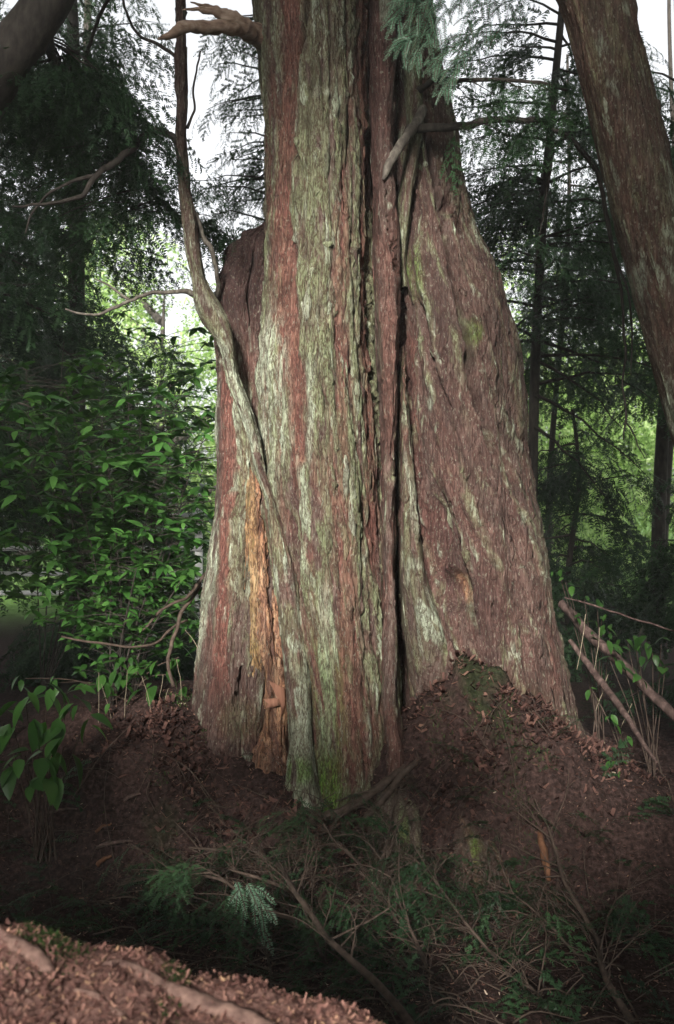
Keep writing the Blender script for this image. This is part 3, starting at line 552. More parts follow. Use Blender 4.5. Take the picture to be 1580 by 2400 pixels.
def bough(fol, wood_, a, b, sag=.2, n=10, sc=1.0, r0=.02, tint=.5, lib=None, spread=1.0):
    """limb from a to b with drooping sprays on both sides"""
    a = np.array(a, float); b = np.array(b, float); t = np.linspace(0, 1, 9)[:, None]; L = np.linalg.norm(b - a)
    p = a + (b - a) * t; p[:, 2] += (np.sin(t[:, 0] * np.pi * .8) * .25 * sag - sag * t[:, 0] ** 2 * .6) * L
    p += np.random.default_rng(random.randrange(10 ** 6)).normal(0, .012 * L, p.shape) * np.sin(t * np.pi)
    if wood_ is not None: tube(wood_, p, r0 * (1.03 - t[:, 0]), 5)
    d = (b - a) / L; yaw = math.atan2(d[1], d[0])
    for i in range(n):
        u = .15 + .85 * (i + random.random()) / n; q = p[0] * 0
        f = u * 8; k = min(int(f), 7); q = p[k] * (1 - f + k) + p[k + 1] * (f - k)
        sg = 1 if i % 2 else -1
        put_spray(fol, q + np.random.default_rng(random.randrange(10**6)).normal(0, .03, 3), yaw + sg * random.uniform(.4, 1.2) * spread, random.uniform(.15, 1.0), random.uniform(-1.0, 1.0), sc * random.uniform(.7, 1.25) * (1.1 - .4 * u), np.clip(tint + random.gauss(0, .16), 0, 1), lib)
def conifer(base, h, r0, lean, label, group, zs, nb, ln, tint=.4, sc=1.0, ns=11, name='hemlock_tree', az=None, boughs=()):
    x, y = base; z0 = float(gz(x, y)); root = thing(name, (x, y, z0), label, 'tree', group)
    tr = MB(); fo = MB(); li = MB()
    t = np.linspace(0, 1, 24); pts = np.stack([x + lean[0] * t + .06 * np.sin(t * 7 + x), y + lean[1] * t + .05 * np.cos(t * 6), z0 - .1 + h * t], 1)
    tube(tr, pts, r0 * (1 - .8 * t) + .01, 10, rough=.15, seed=int(abs(x) * 10)); 
    for k in range(nb):
        z = random.uniform(*zs); u = (z - z0) / h; c = np.array([np.interp(u, t, pts[:, i]) for i in range(3)])
        a = random.uniform(*az) if az else random.uniform(0, 2 * math.pi); l = ln * random.uniform(.6, 1.15) * (1.15 - .6 * u)
        bough(fo, li, c, c + np.array([math.cos(a) * l, math.sin(a) * l, random.uniform(-.3, .2) * l]), .25, max(5, int(1.35 * ns * l / ln)), sc, .009 + .006 * l, tint)
    for a_, b_, n_, s_, t_ in boughs: bough(fo, li, a_, b_, .25, n_, s_, .018, t_)
    tr.build('trunk', M['dark_bark'], root); cr = fo.build('crown', M['needle'], root, smooth=False)
    if li.n: stuff(li.build('limbs', M['dark_bark'], root))
    return root
GC = 'dark conifers behind the old tree'
# left of the old tree
conifer((-3.5, 8.6), 9, .12, (.3, .2), 'dark hemlock with dense drooping boughs left of the old trunk', GC, (1.6, 6.4), 74, 1.7, .32, 1.15, 13)
conifer((-2.7, 10.6), 10, .12, (-.3, .1), 'dark hemlock standing further back behind the leafy shrub', GC, (1.8, 7.8), 62, 1.35, .42, 1.3, 11)
conifer((-5.0, 11.8), 11, .16, (0, 0), 'tall dark hemlock at the white rails', GC, (1.2, 7.0), 50, 2.1, .35, 1.6, 12)
conifer((-3.9, 14.5), 11, .14, (.2, 0), 'distant hemlock filling the gaps behind the white rails', GC, (1.4, 5.4), 34, 1.9, .45, 2.1, 11)
conifer((-.55, 9.6), 8, .03, (.1, .1), 'slim hemlock showing through between grey grafted stem and old trunk', GC, (3.9, 6.6), 34, 1.2, .45, .66, 9, az=(2.3, 4.0))
conifer((1.72, 9.2), 9.5, .05, (.6, .3), 'slim dark hemlock stem just right of the old trunk', GC, (3.1, 6.8), 64, 1.5, .4, .95, 12, boughs=[((1.85, 9.2, 2.7), (2.9, 8.7, 1.9), 9, .75, .3), ((1.9, 9.2, 3.4), (2.9, 8.6, 3.7), 8, .75, .3), ((1.9, 9.2, 3.0), (2.6, 8.5, 2.3), 8, .7, .3), ((1.85, 9.2, 2.4), (2.5, 8.8, 1.7), 8, .75, .3), ((1.9, 9.2, 3.2), (3.1, 9.0, 2.6), 9, .8, .35), ((1.88, 9.2, 2.8), (3.0, 8.8, 2.9), 8, .7, .35), ((1.93, 9.2, 3.6), (3.0, 9.4, 3.3), 9, .8, .4)])
conifer((3.7, 11.2), 10, .08, (.2, 0), 'wide hemlock seen behind the leaning trunk', GC, (2.7, 6.8), 44, 1.9, .42, 1.45, 11, boughs=[((3.75, 11.2, 3.6), (2.3, 11, 3.0), 12, 1.2, .4), ((3.75, 11.2, 3.2), (2.6, 10.8, 2.2), 12, 1.2, .4), ((3.75, 11.2, 2.6), (4.9, 10.8, 2.3), 12, 1.2, .4)])
conifer((4.3, 12.8), 9, .05, (.1, 0), 'farther hemlock half hidden by the wide one', GC, (4.4, 6.6), 24, 1.5, .5, 1.4, 10)
conifer((3.1, 8.0), 2.5, .04, (.1, 0), 'low dark hemlock sapling beside the leaning sticks', GC, (.3, 2.3), 34, 1.1, .3, 1.2, 11, 'hemlock_sapling')
conifer((2.9, 13.5), 8, .04, (.3, 0), 'pale hemlock standing behind the slim dark stem', GC, (3.6, 7.6), 40, 1.6, .55, 1.35, 11)
conifer((2.3, 9.6), 2.7, .03, (0, 0), 'low dark hemlock sapling tucked against the back of the old trunk', GC, (.3, 2.5), 40, 1.0, .3, 1.2, 11, 'hemlock_sapling')
conifer((-1.95, 9.0), 2.0, .03, (0, 0), 'low dark hemlock sapling between the shrubs and the white rails', GC, (.1, .9), 26, .9, .3, 1.2, 10, 'hemlock_sapling')
# old tree's own crown above the frame and the sprays that hang into it
fo, li = MB(), MB()
for k in range(150):
    a = random.uniform(0, 2 * math.pi); l = random.uniform(1.5, 5.2) * (.45 if math.sin(a) > 0 else 1); z = random.uniform(6.9, 8.6); c = np.array([.15, 6.2, z])
    e = c + np.array([math.cos(a) * l, math.sin(a) * l, random.uniform(-.1, .25) * l])
    if e[2] < 1.6 + .56 * e[1] + .5: e[2] = 1.6 + .56 * e[1] + .6
    bough(fo, li, c, e, .1, 16, 2.2, .04, .4, SPL)
fo.build('crown', M['needle'], TREEO, smooth=False); stuff(li.build('limbs', M['dark_bark'], TREEO))
fo, li = MB(), MB()
def hang(p0, p1, n, sc, w=None, Y=5.0, fol=None, tint=.55, sp=.55):
    a, b = P(*p0), P(*p1); v = b - a; L = np.linalg.norm(v); fol = fol or fo
    t = np.linspace(0, 1, 7)[:, None]; pp = a + v * t; tube(li, pp, .004 * (1.1 - t[:, 0]), 4)
    yaw = math.atan2(v[1], v[0]); pit = math.asin(-v[2] / L)
    for i in range(n):
        u = (i + .5) / n; sg = 1 if i % 2 else -1
        q = a + v * u; R = rotmat(yaw, pit, random.uniform(.9, 1.5)); d = np.array([math.cos(sp * sg), math.sin(sp * sg), 0]) @ R.T
        put_spray(fol, q, math.atan2(d[1], d[0]), math.asin(-d[2]), random.uniform(1.0, 1.7), sc * random.uniform(.8, 1.1) * (1.1 - .4 * u), np.clip(tint + random.gauss(0, .15), 0, 1), SPF)
def frond(fol, wd, p0, p1, tint=.5, nl=.021, bend=.12, seed=0):
    """one feathery needle twig from p0 to p1 (photo position, distance)"""
    g = np.random.default_rng(seed); a, b = P(*p0), P(*p1); L = np.linalg.norm(b - a); n = int(L / .0065); t = np.linspace(0, 1, n)[:, None]
    pts = a + (b - a) * t; pts[:, 2] += bend * L * np.sin(t[:, 0] * np.pi); tube(wd, pts[::max(1, n // 8)], .0016, 4)
    d = (b - a) / L; nrm = np.array([g.normal(0, .35), -1, g.normal(.3, .3)]); s = np.cross(d, nrm); s /= np.linalg.norm(s)
    for i in range(n):
        for sg in (-1, 1):
            w = d * g.uniform(.35, .75) + s * sg + g.normal(0, .2, 3); w /= np.linalg.norm(w); l = nl * g.uniform(.75, 1.1) * min(1, 2.2 * (1 - t[i, 0]) + .35); e = np.cross(w, nrm); e = e / np.linalg.norm(e) * .0021
            q = pts[i]; fol.add(np.array([q, q + w * l * .45 + e, q + w * l, q + w * l * .45 - e]), [(0, 1, 2, 3)], float(np.clip(tint + g.normal(0, .2), 0, 1)))
FR = [((1010, -90), (925, -10)), ((985, -60), (915, 20)), ((1000, -30), (900, 48)), ((985, -5), (893, 68)), ((955, 10), (905, 90)), ((1010, 0), (935, 85)), ((1000, 50), (902, 125)), ((985, 75), (900, 142)), ((970, 95), (915, 118)), ((1015, 60), (945, 160)), ((1000, 95), (958, 168)), ((985, 60), (925, 135)),
      ((1035, -60), (985, 60)), ((1045, -20), (975, 120)), ((1030, 40), (985, 130)), ((1060, -40), (1010, 80)), ((1055, 20), (1000, 110)), ((1080, 80), (995, 150)), ((1085, 95), (1005, 175)), ((1070, 115), (990, 180)), ((1100, 120), (1030, 195)), ((1090, 140), (1015, 220)), ((1075, 165), (1022, 245)), ((1095, 150), (1045, 205)),
      ((1110, -50), (1050, 60)), ((1120, 0), (1070, 110)), ((1130, 40), (1065, 150)), ((1140, 90), (1090, 160)), ((1090, -70), (1075, 40)), ((1150, -40), (1100, 60)), ((1165, 20), (1110, 120)), ((1180, -60), (1150, 60)), ((1210, -40), (1180, 80)), ((1240, -60), (1215, 60)), ((1190, 50), (1140, 130)), ((970, -80), (945, 30)), ((1020, -80), (960, 60))]
for k, (p0, p1) in enumerate(FR):
    Yd = 4.75 + .0012 * (p0[0] - 900) + .15 * random.random()
    frond(fo, li, (*p0, Yd + .12), (*p1, Yd), .55 if p0[0] < 1105 else .35, .021 + .004 * random.random(), .1, k)
    for j in range(3):
        u = random.uniform(.15, .7); m_ = (p0[0] + (p1[0] - p0[0]) * u, p0[1] + (p1[1] - p0[1]) * u); an = math.atan2(p1[1] - p0[1], p1[0] - p0[0]) + random.choice((-.7, .7)) * random.uniform(.6, 1.2); l = random.uniform(30, 60) * (1.1 - .5 * u)
        frond(fo, li, (*m_, Yd + .08), (m_[0] + math.cos(an) * l, m_[1] + math.sin(an) * l + 8, Yd), .5, .018, .08, 100 + k * 5 + j)
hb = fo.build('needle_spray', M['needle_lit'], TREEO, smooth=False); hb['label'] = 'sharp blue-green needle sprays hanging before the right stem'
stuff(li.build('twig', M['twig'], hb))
fo, li = MB(), MB()
for p0, p1, n in [((1040, 297, 5.5), (1150, 320, 5.2), 5), ((1120, 288, 5.4), (1230, 340, 5.2), 6), ((1200, 283, 5.3), (1330, 330, 5.0), 6), ((1260, 290, 5.25), (1180, 350, 5.0), 5), ((1180, 188, 5.2), (1280, 250, 5.0), 6), ((1100, 190, 5.3), (1190, 240, 5.1), 6), ((1260, 196, 5.15), (1350, 260, 5.0), 6), ((1040, 188, 5.45), (1120, 240, 5.3), 5), ((1270, 520, 5.5), (1250, 640, 5.4), 5)]:
    bough(fo, li, P(*p0), P(*p1), .3, n + 3, .55, .004, .45)
o = fo.build('needle_spray', M['needle'], TREEO, smooth=False); stuff(li.build('twig', M['dark_bark'], o))

# ------------------------------------------------------------------ leaning tree at the right, and the dark limb tree at the left
ox = P(1700, 1700, 4.5); lt = thing('leaning_tree', (ox[0], 4.5, 0), 'leaning tree with mottled grey-brown bark beside the old trunk', 'tree')
def p_lean(e):
    return .28 * sstep(.0, .4, e['b'] + .5 * N3(e, 7, 1.5, 3)), .5 * sstep(-.1, .3, N3(e, 6, 1.2, 9)), .05, 0, .5 * sstep(.33, .5, N3(e, 14, 6, 21)), .45
def stem_rows_lean():
    yy = [-60, 0, 102, 204, 306, 434, 536, 638, 796, 863, 1003, 1063]; xl = [1296, 1312, 1339, 1364, 1389, 1419, 1444, 1470, 1511, 1529, 1567, 1584]
    w = [168, 169, 166, 165, 165, 165, 165, 167, 170, 172, 176, 178]
    r = [(y, x, x + q, 4.5, .155) for y, x, q in zip(yy, xl, w)]
    return r + [(1300, 1650, 1832, 4.5, .17), (1600, 1735, 1930, 4.5, .18), (1900, 1800, 2020, 4.5, .2), (2060, 1825, 2060, 4.5, .21)]
stem('trunk', stem_rows_lean(), 330, 80, .005, p_lean, 12, flute=.014, flutefreq=9, parent=lt, top_ext=1200, plates=320)
fo, li = MB(), MB()
for k in range(46):
    z = random.uniform(5.2, 8); a = random.uniform(0, 6.28); l = random.uniform(1, 2.6); c = np.array([1.15 + (4.2 - z) * .12, 4.5, z]); e = c + np.array([math.cos(a) * l, math.sin(a) * l * .8, .1 * l])
    e[2] = max(e[2], 1.6 + .56 * e[1] + .5); bough(fo, li, c, e, .1, 12, 1.8, .03, .45, SPL)
fo.build('crown', M['needle'], lt, smooth=False); stuff(li.build('limbs', M['dark_bark'], lt))
# dark limb tree: trunk stands left of the frame
dl = thing('dark_limbed_tree', (-2.7, 5.6, 0), 'dark tree leaning out over the shrubs with a thick bent limb', 'tree')
branch_part('trunk', [(-420, 1900, 5.6, 190), (-360, 1200, 5.5, 170), (-230, 600, 5.3, 150), (-80, 260, 5.1, 130), (0, 160, 5.0, 118), (60, 85, 5.0, 110), (130, -20, 5.0, 100), (190, -160, 5.0, 95), (230, -500, 5.0, 85), (240, -900, 5, 60)], 120, M['dark_bark'], dl, 18, .02, 31, .18)
lm = branch_part('limb', [(95, 40, 5.02, 40), (110, 85, 5.1, 26), (122, 130, 5.2, 22), (150, 168, 5.3, 21), (179, 199, 5.4, 21), (214, 240, 5.5, 20), (250, 286, 5.6, 19), (286, 357, 5.8, 18), (320, 405, 5.9, 16), (357, 449, 6.0, 14), (400, 495, 6.1, 11), (424, 520, 6.2, 9), (455, 565, 6.3, 5)], 90, M['dark_bark'], dl, 10, .015, 32, .2)
branch_part('branch', [(185, 205, 5.4, 12), (205, 130, 5.4, 10), (222, 60, 5.4, 9), (248, 10, 5.4, 8), (262, -60, 5.4, 6)], 30, M['dark_bark'], lm, 7, .012, 33)
branch_part('branch', [(250, 286, 5.6, 10), (300, 300, 5.7, 8), (340, 300, 5.8, 6), (400, 350, 5.9, 4)], 30, M['dark_bark'], lm, 6, .012, 34)
fo, li = MB(), MB()
for k in range(95):
    u = random.random(); f = P(np.interp(u, [0, .3, .6, 1], [112, 179, 286, 424]), np.interp(u, [0, .3, .6, 1], [82, 199, 357, 520]), 5.1 + 1.1 * u)
    a = random.uniform(0, 6.28); l = random.uniform(.4, 1.0)
    if u > .35 and f[0] > -1.5 and random.random() < .5: continue
    bough(fo, li, f, f + np.array([math.cos(a) * l - .25, math.sin(a) * l * .8 + .2, random.uniform(-.5, .2) * l]), .3, 7, .7, .006, .38)
for k in range(46):
    z = random.uniform(5.6, 8.5); a = random.uniform(0, 6.28); l = random.uniform(1.2, 3.0); c = np.array([-1.4, 5.0, z]); e = c + np.array([math.cos(a) * l, math.sin(a) * l, .1 * l])
    e[2] = max(e[2], 1.6 + .56 * e[1] + .5); bough(fo, li, c, e, .1, 12, 1.8, .03, .4, SPL)
fo.build('crown', M['needle'], dl, smooth=False); stuff(li.build('twig', M['dark_bark'], dl))

# ------------------------------------------------------------------ broadleaf trees far behind (sunlit)
def leaf_cloud(mb, c, r, n, size, seed, gap=.1, face=None):
    g = np.random.default_rng(seed); d = g.normal(size=(n * 2, 3)); d /= np.linalg.norm(d, axis=1)[:, None]
    p = d * (g.uniform(.25, 1, (n * 2, 1)) ** .5) * r; k = fbm(p[:, 0] * 1.1, p[:, 1] * 1.1, p[:, 2] * 1.1, seed, 3) > gap - .25 * g.random(n * 2); p = p[k][:n] + c
    m = len(p); yaw = g.uniform(0, 6.28, m); til = g.uniform(-.9, .9, m); s = size * g.uniform(.6, 1.3, m)
    u = np.stack([np.cos(yaw), np.sin(yaw), np.sin(til) * .8], 1); u /= np.linalg.norm(u, axis=1)[:, None]
    w = np.cross(u, g.normal(size=(m, 3))); w /= np.linalg.norm(w, axis=1)[:, None] + 1e-9
    if face is not None:   # leaves spread their blades to the light
        nn = g.normal(0, .85, (m, 3)) + face; nn /= np.linalg.norm(nn, axis=1)[:, None]; u = np.cross(nn, g.normal(size=(m, 3))); u /= np.linalg.norm(u, axis=1)[:, None]; w = np.cross(nn, u)
    v = np.stack([p - u * s[:, None] * .5, p + w * s[:, None] * .45 + u * s[:, None] * .1, p + u * s[:, None] * .6], 1).reshape(-1, 3)
    i = np.arange(m)[:, None] * 3 + np.arange(3)[None]; cl = fbm(p[:, 0] * .8, p[:, 1] * .8, p[:, 2] * .8, seed + 5, 2)
    mb.add(v, i, np.repeat(np.clip(.5 + .45 * cl + g.normal(0, .26, m), 0, 1), 3))
def broadleaf(base, h, rad, n, size, label, group, seed, matr='leaf_far', low=.25, name='broadleaf_tree'):
    x, y = base; root = thing(name, (x, y, float(gz(x, y))), label, 'tree', group); tr, fo = MB(), MB(); z0 = float(gz(x, y))
    g = random.Random(seed)
    t = np.linspace(0, 1, 8); tube(tr, np.stack([x + .1 * np.sin(5 * t + seed), y + 0 * t, z0 - .1 + h * .75 * t], 1), .035 * h * (1.05 - t), 8)
    for k in range(9):
        a = g.uniform(0, 6.28); zz = z0 + h * g.uniform(low, .9); l = rad * g.uniform(.35, .8) * (1.1 - .5 * (zz - z0) / h); c = np.array([x + math.cos(a) * l, y + math.sin(a) * l, zz])
        tube(tr, np.linspace([x, y, max(z0 + .3, zz - .3 * h * .5)], c, 4), [.012 * h, .009 * h, .006 * h, .003 * h], 5)
        leaf_cloud(fo, c, rad * g.uniform(.45, .7), n // 9, size, seed * 10 + k, .18, face=np.array([-.12, -.6, .75]))
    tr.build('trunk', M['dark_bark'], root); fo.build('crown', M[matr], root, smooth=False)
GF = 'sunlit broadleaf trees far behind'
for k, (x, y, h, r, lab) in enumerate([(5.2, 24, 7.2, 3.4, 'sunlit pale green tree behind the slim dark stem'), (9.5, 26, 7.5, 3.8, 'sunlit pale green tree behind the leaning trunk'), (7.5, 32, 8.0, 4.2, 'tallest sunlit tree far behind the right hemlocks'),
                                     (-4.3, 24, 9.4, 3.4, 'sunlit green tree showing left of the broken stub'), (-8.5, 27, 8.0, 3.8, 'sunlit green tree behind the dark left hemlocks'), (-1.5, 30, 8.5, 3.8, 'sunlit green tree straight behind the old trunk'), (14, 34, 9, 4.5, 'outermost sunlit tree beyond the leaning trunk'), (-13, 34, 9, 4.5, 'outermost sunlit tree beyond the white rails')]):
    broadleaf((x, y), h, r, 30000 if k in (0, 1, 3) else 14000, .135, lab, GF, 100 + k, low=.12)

# ------------------------------------------------------------------ white rail fence
fx = thing('rail_fence', (-3.6, 12.4, 0), 'white rail fence glimpsed through dark leaves', 'fence')
def box(mb, c, s): 
    c = np.array(c); s = np.array(s) / 2; v = np.array([[a, b, d] for a in (-1, 1) for b in (-1, 1) for d in (-1, 1)]) * s + c
    mb.add(v, [(0, 1, 3, 2), (4, 6, 7, 5), (0, 4, 5, 1), (2, 3, 7, 6), (0, 2, 6, 4), (1, 5, 7, 3)])
for z in (1.82, 1.56, 1.36, 1.14, .82, .58):
    m_ = MB(); box(m_, (-4.0, 12.4, z), (4.6, .03, .06)); m_.build('rail', M['white_paint'], fx, smooth=False)
for x in (-6.3, -4.8, -3.3, -1.75):
    m_ = MB(); box(m_, (x, 12.45, .92), (.09, .06, 1.9)); m_.build('post', M['white_paint'], fx, smooth=False)

# ------------------------------------------------------------------ leafy shrubs and plants
def leaf_mesh(name, L, Wd, matr, cup=.15, tip=.25, tint=.5):
    n = 6; V = []; Fc = []; t = np.linspace(0, 1, n)
    w = Wd / 2 * np.sin(np.pi * t ** (.75)) ** .8; w[0] = .002; w[-1] = .0006
    for i in range(n):
        z = -tip * L * t[i] ** 2; V += [(L * t[i], w[i], z + cup * w[i]), (L * t[i], 0, z), (L * t[i], -w[i], z + cup * w[i])]
    for i in range(n - 1):
        a = i * 3; Fc += [(a, a + 1, a + 4, a + 3), (a + 1, a + 2, a + 5, a + 4)]
    me = bpy.data.meshes.new(name); me.from_pydata(V, [], Fc); me.polygons.foreach_set('use_smooth', np.ones(len(Fc), bool))
    at = me.attributes.new('tint', 'FLOAT', 'POINT'); at.data.foreach_set('value', np.full(len(V), tint, np.float32)); me.materials.append(matr); me.update()
    return me, np.array(V), np.array(Fc)
SHL = [leaf_mesh('shrub_leaf', .115, .042, M['leaf_dark'], tint=x) for x in (.3, .5, .7, .95)]
BGL = [leaf_mesh('broad_leaf', .135, .07, M['leaf'], .25, .35, tint=x) for x in (.02, .15, .3, .45)]
SML = [leaf_mesh('small_leaf', .075, .04, M['leaf'], .2, .3, tint=x) for x in (.02, .18, .36, .6)]
def leaf_obj(lib, p, yaw, pitch, roll, sc, parent, tint=None):
    me = random.choice(lib)[0]; o = bpy.data.objects.new('leaf', me); COL.objects.link(o); o.parent = parent
    o.location = Vector(p) - Vector(ORIGIN[parent.name]); o.rotation_euler = (roll, pitch, yaw); o.scale = (sc,) * 3; return o
def shrub(root, stems, lib, nwhorl, per, cap, leafscale=1.0, spread=.5, rstem=.012, matn='dark_bark', rest='leaf_dark', up=.5):
    """stems: world polylines; whorls of leaves on side twigs near the ends"""
    wd = MB(); lf = MB(); cnt = 0
    spots = []
    for s in stems:
        p = rs(np.array(s, float), 14); tube(wd, p, rstem * np.linspace(1, .35, 14), 6, rough=.2)
        for k in range(nwhorl):
            u = random.uniform(.3, 1); f = u * 13; i = min(int(f), 12); q = p[i] + (p[i + 1] - p[i]) * (f - i)
            a = random.uniform(0, 6.28); l = spread * random.uniform(.3, 1)
            e = q + np.array([math.cos(a) * l, math.sin(a) * l * .8, random.uniform(-.15, up) * l])
            tube(wd, rs(np.array([q, (q + e) / 2 + [0, 0, .05 * l], e]), 6), [.003, .0027, .0024, .002, .0017, .0014], 4); spots.append(e)
    spots.sort(key=lambda e: e[1])
    for e in spots:
        y0 = random.uniform(0, 6.28); n = per + random.randint(-1, 1)
        for k in range(n):
            yaw = y0 + k * 6.283 / n + random.uniform(-.2, .2); pit = random.uniform(-.7, .55); sc = leafscale * random.uniform(.45, 1.2); roll = random.uniform(-.7, .7)
            if cnt < cap: leaf_obj(lib, e, yaw, pit, roll, sc, root); cnt += 1
            else:
                me, v, f = random.choice(lib); lf.add(v @ rotmat(yaw, pit, roll).T * sc + e, f, random.uniform(.05, .95))
    wd.build('stems', M[matn], root)
    if lf.n: stuff(lf.build('leaves', M[rest], root))
def gp(px, py_, Y): 
    q = P(px, py_, Y); return q
# whorled shrub left of the trunk
rt = thing('whorled_shrub', (-1.6, 6.9, float(gz(-1.6, 6.9))), 'bushy shrub with whorled oval leaves left of the old trunk', 'shrub')
b0 = np.array([-1.45, 6.9, .1]); st = []
for (px, py, Y) in [(490, 1000, 6.3), (400, 1080, 6.1), (330, 980, 6.3), (230, 930, 6.2), (150, 900, 6.4), (60, 960, 6.2), (250, 1070, 6.0), (130, 1010, 6.0), (400, 900, 6.8), (300, 860, 6.9), (440, 1130, 6.2), (350, 1180, 6.3), (-60, 900, 6.5)]:
    e = P(px, py, Y); m_ = (b0 + e) / 2 + np.array([0, 0, .22]); st.append([b0, b0 * .6 + e * .4 + [0, 0, .12], m_ * .3 + e * .7 + [0, 0, .06], e])
shrub(rt, st, SHL, 36, 8, 300, 1.0, .5, .007)
rt = thing('whorled_shrub', (-2.6, 8.0, float(gz(-2.6, 8.0))), 'taller bright green shrub behind the whorled one', 'shrub'); b0 = np.array([-2.4, 8.0, .1]); st = []
for (px, py, Y) in [(420, 800, 7.8), (330, 880, 7.6), (440, 900, 7.6), (260, 850, 7.8), (480, 1000, 7.6), (380, 760, 8.2), (150, 800, 7.8), (60, 850, 7.6)]:
    e = P(px, py, Y); st.append([b0, b0 * .5 + e * .5 + [0, 0, .2], e])
shrub(rt, st, SML, 48, 7, 150, 1.35, .65, .007, rest='leaf')
rt = thing('understory_shrub', (-1.75, 6.4, float(gz(-1.75, 6.4))), 'low thin-leaved shrub under the whorled shrub', 'shrub'); b0 = np.array([-1.5, 6.5, .15]); st = []
for (px, py, Y) in [(430, 1350, 6.2), (380, 1290, 6.3), (320, 1330, 6.1), (260, 1280, 6.3), (420, 1250, 6.5), (300, 1420, 6.0)]:
    e = P(px, py, Y); st.append([b0, b0 * .5 + e * .5 + [0, 0, .1], e])
shrub(rt, st, SML, 15, 5, 120, 1.0, .38, .010, rest='leaf_dark')
# broad-leaved plants
def bigplant(name, label, centre, leaves, lib, group=None, sc=1.0):
    r_ = thing(name, centre, label, 'plant', group); wd = MB(); c = np.array(centre, float)
    for (px, py, Y) in leaves:
        e = P(px, py, Y); tube(wd, rs(np.array([c + RNG.normal(0, .03, 3) * [1, 1, 0], (c + e) / 2 + [0, 0, .06], e]), 8), np.linspace(.005, .0025, 8), 4)
        for k in range(random.randint(3, 5)): leaf_obj(lib, e + RNG.normal(0, .03, 3), random.uniform(-3.4, .3), random.uniform(-.1, 1.1), random.uniform(-.6, .6), sc * random.uniform(.5, 1.2), r_)
    wd.build('stems', M['twig'], r_)
g0 = lambda x, y: (x, y, float(gz(x, y)))
bigplant('broad_leaved_plant', 'broad-leaved green plant sprouting from dark soil below the shrubs', g0(-1.5, 5.0), [(60, 1640, 4.8), (110, 1620, 4.9), (160, 1640, 4.9), (30, 1700, 4.7), (90, 1700, 4.7), (140, 1700, 4.75), (200, 1690, 4.9), (60, 1770, 4.6), (110, 1770, 4.6), (20, 1790, 4.6), (150, 1750, 4.7), (70, 1840, 4.6), (-10, 1660, 4.8), (120, 1820, 4.6)], BGL, sc=1.0)
bigplant('broad_leaved_plant', 'row of bright green leaves at the foot of the dark shrubs', g0(-1.35, 6.2), [(230, 1590, 6.0), (280, 1580, 6.0), (330, 1570, 6.0), (370, 1550, 6.1), (400, 1580, 6.0), (180, 1610, 5.9), (250, 1620, 5.8), (350, 1610, 5.9), (420, 1540, 6.2), (130, 1600, 5.9), (310, 1540, 6.2), (60, 1590, 6.0)], BGL, sc=.8)
bigplant('broad_leaved_plant', 'climbing plant with round leaves over the leaning sticks', g0(1.75, 6.5), [(1325, 1365, 6.5), (1340, 1400, 6.4), (1370, 1405, 6.4), (1400, 1415, 6.4), (1350, 1440, 6.4), (1410, 1450, 6.4), (1430, 1475, 6.3), (1310, 1340, 6.6), (1390, 1480, 6.3)], SML, sc=.95)
bigplant('broad_leaved_plant', 'low leafy plant on the dark slope beyond the sticks', g0(1.9, 5.9), [(1450, 1520, 5.9), (1490, 1510, 5.9), (1530, 1530, 5.8), (1560, 1560, 5.8), (1500, 1560, 5.7), (1470, 1500, 6.0), (1550, 1510, 5.9), (1430, 1550, 5.8)], BGL, sc=.7)
bigplant('broad_leaved_plant', 'small leafy sprig on the dark soil below the sticks', g0(1.55, 5.4), [(1440, 1700, 5.3), (1460, 1715, 5.3), (1390, 1620, 5.6), (1450, 1800, 5.2)], SML, sc=.7)

# ------------------------------------------------------------------ leaning sticks, straws, fallen wood
def stick(name, rows, label, cat, matr, group=None, n=30, sides=8, wob=.006, seed=0, rough=.3, twigs=()):
    q = P(*rows[-1][:3]); r_ = thing(name, tuple(q), label, cat, group)
    branch_part('shaft', rows, n, matr, r_, sides, wob, seed, rough)
    for t_ in twigs: branch_part('twig', t_, 14, matr, r_, 5, .006, seed + 5)
    return r_
stick('fallen_pole', [(1318, 1415, 6.7, 20), (1381, 1487, 6.4, 24), (1430, 1532, 6.2, 26), (1500, 1600, 5.9, 24), (1600, 1700, 5.6, 22)], 'thick pinkish broken pole leaning against the old trunk', 'stick', M['pale_stick'], seed=41)
stick('fallen_pole', [(1335, 1500, 6.5, 10), (1400, 1583, 6.2, 17), (1460, 1667, 5.8, 15), (1505, 1735, 5.5, 11), (1540, 1785, 5.3, 7)], 'long thin pinkish pole on the slope under the thicker one', 'stick', M['pale_stick'], seed=42)
stick('dry_stem', [(1325, 1402, 6.3, 3), (1390, 1418, 6.1, 5), (1450, 1438, 6.0, 5), (1520, 1460, 5.9, 5), (1590, 1480, 5.8, 4)], 'thin dry stem arching over the climbing leaves', 'stick', M['pale_stick'], seed=43, sides=5)
GS = 'dry straw stalks near the sticks'
for k, (a, b) in enumerate([((1372, 1440), (1352, 1570)), ((1405, 1470), (1393, 1570)), ((1425, 1580), (1397, 1665)), ((1480, 1650), (1455, 1705)), ((1418, 1740), (1405, 1800))]):
    stick('straw', [(a[0], a[1], 6.2, 1.6), ((a[0] + b[0]) / 2 + 2, (a[1] + b[1]) / 2, 6.15, 1.6), (b[0], b[1], 6.1, 1.2)], 'pale dry straw stalk standing by the leaning poles', 'straw', M['straw'], GS, 8, 4, .004, 50 + k, 0)
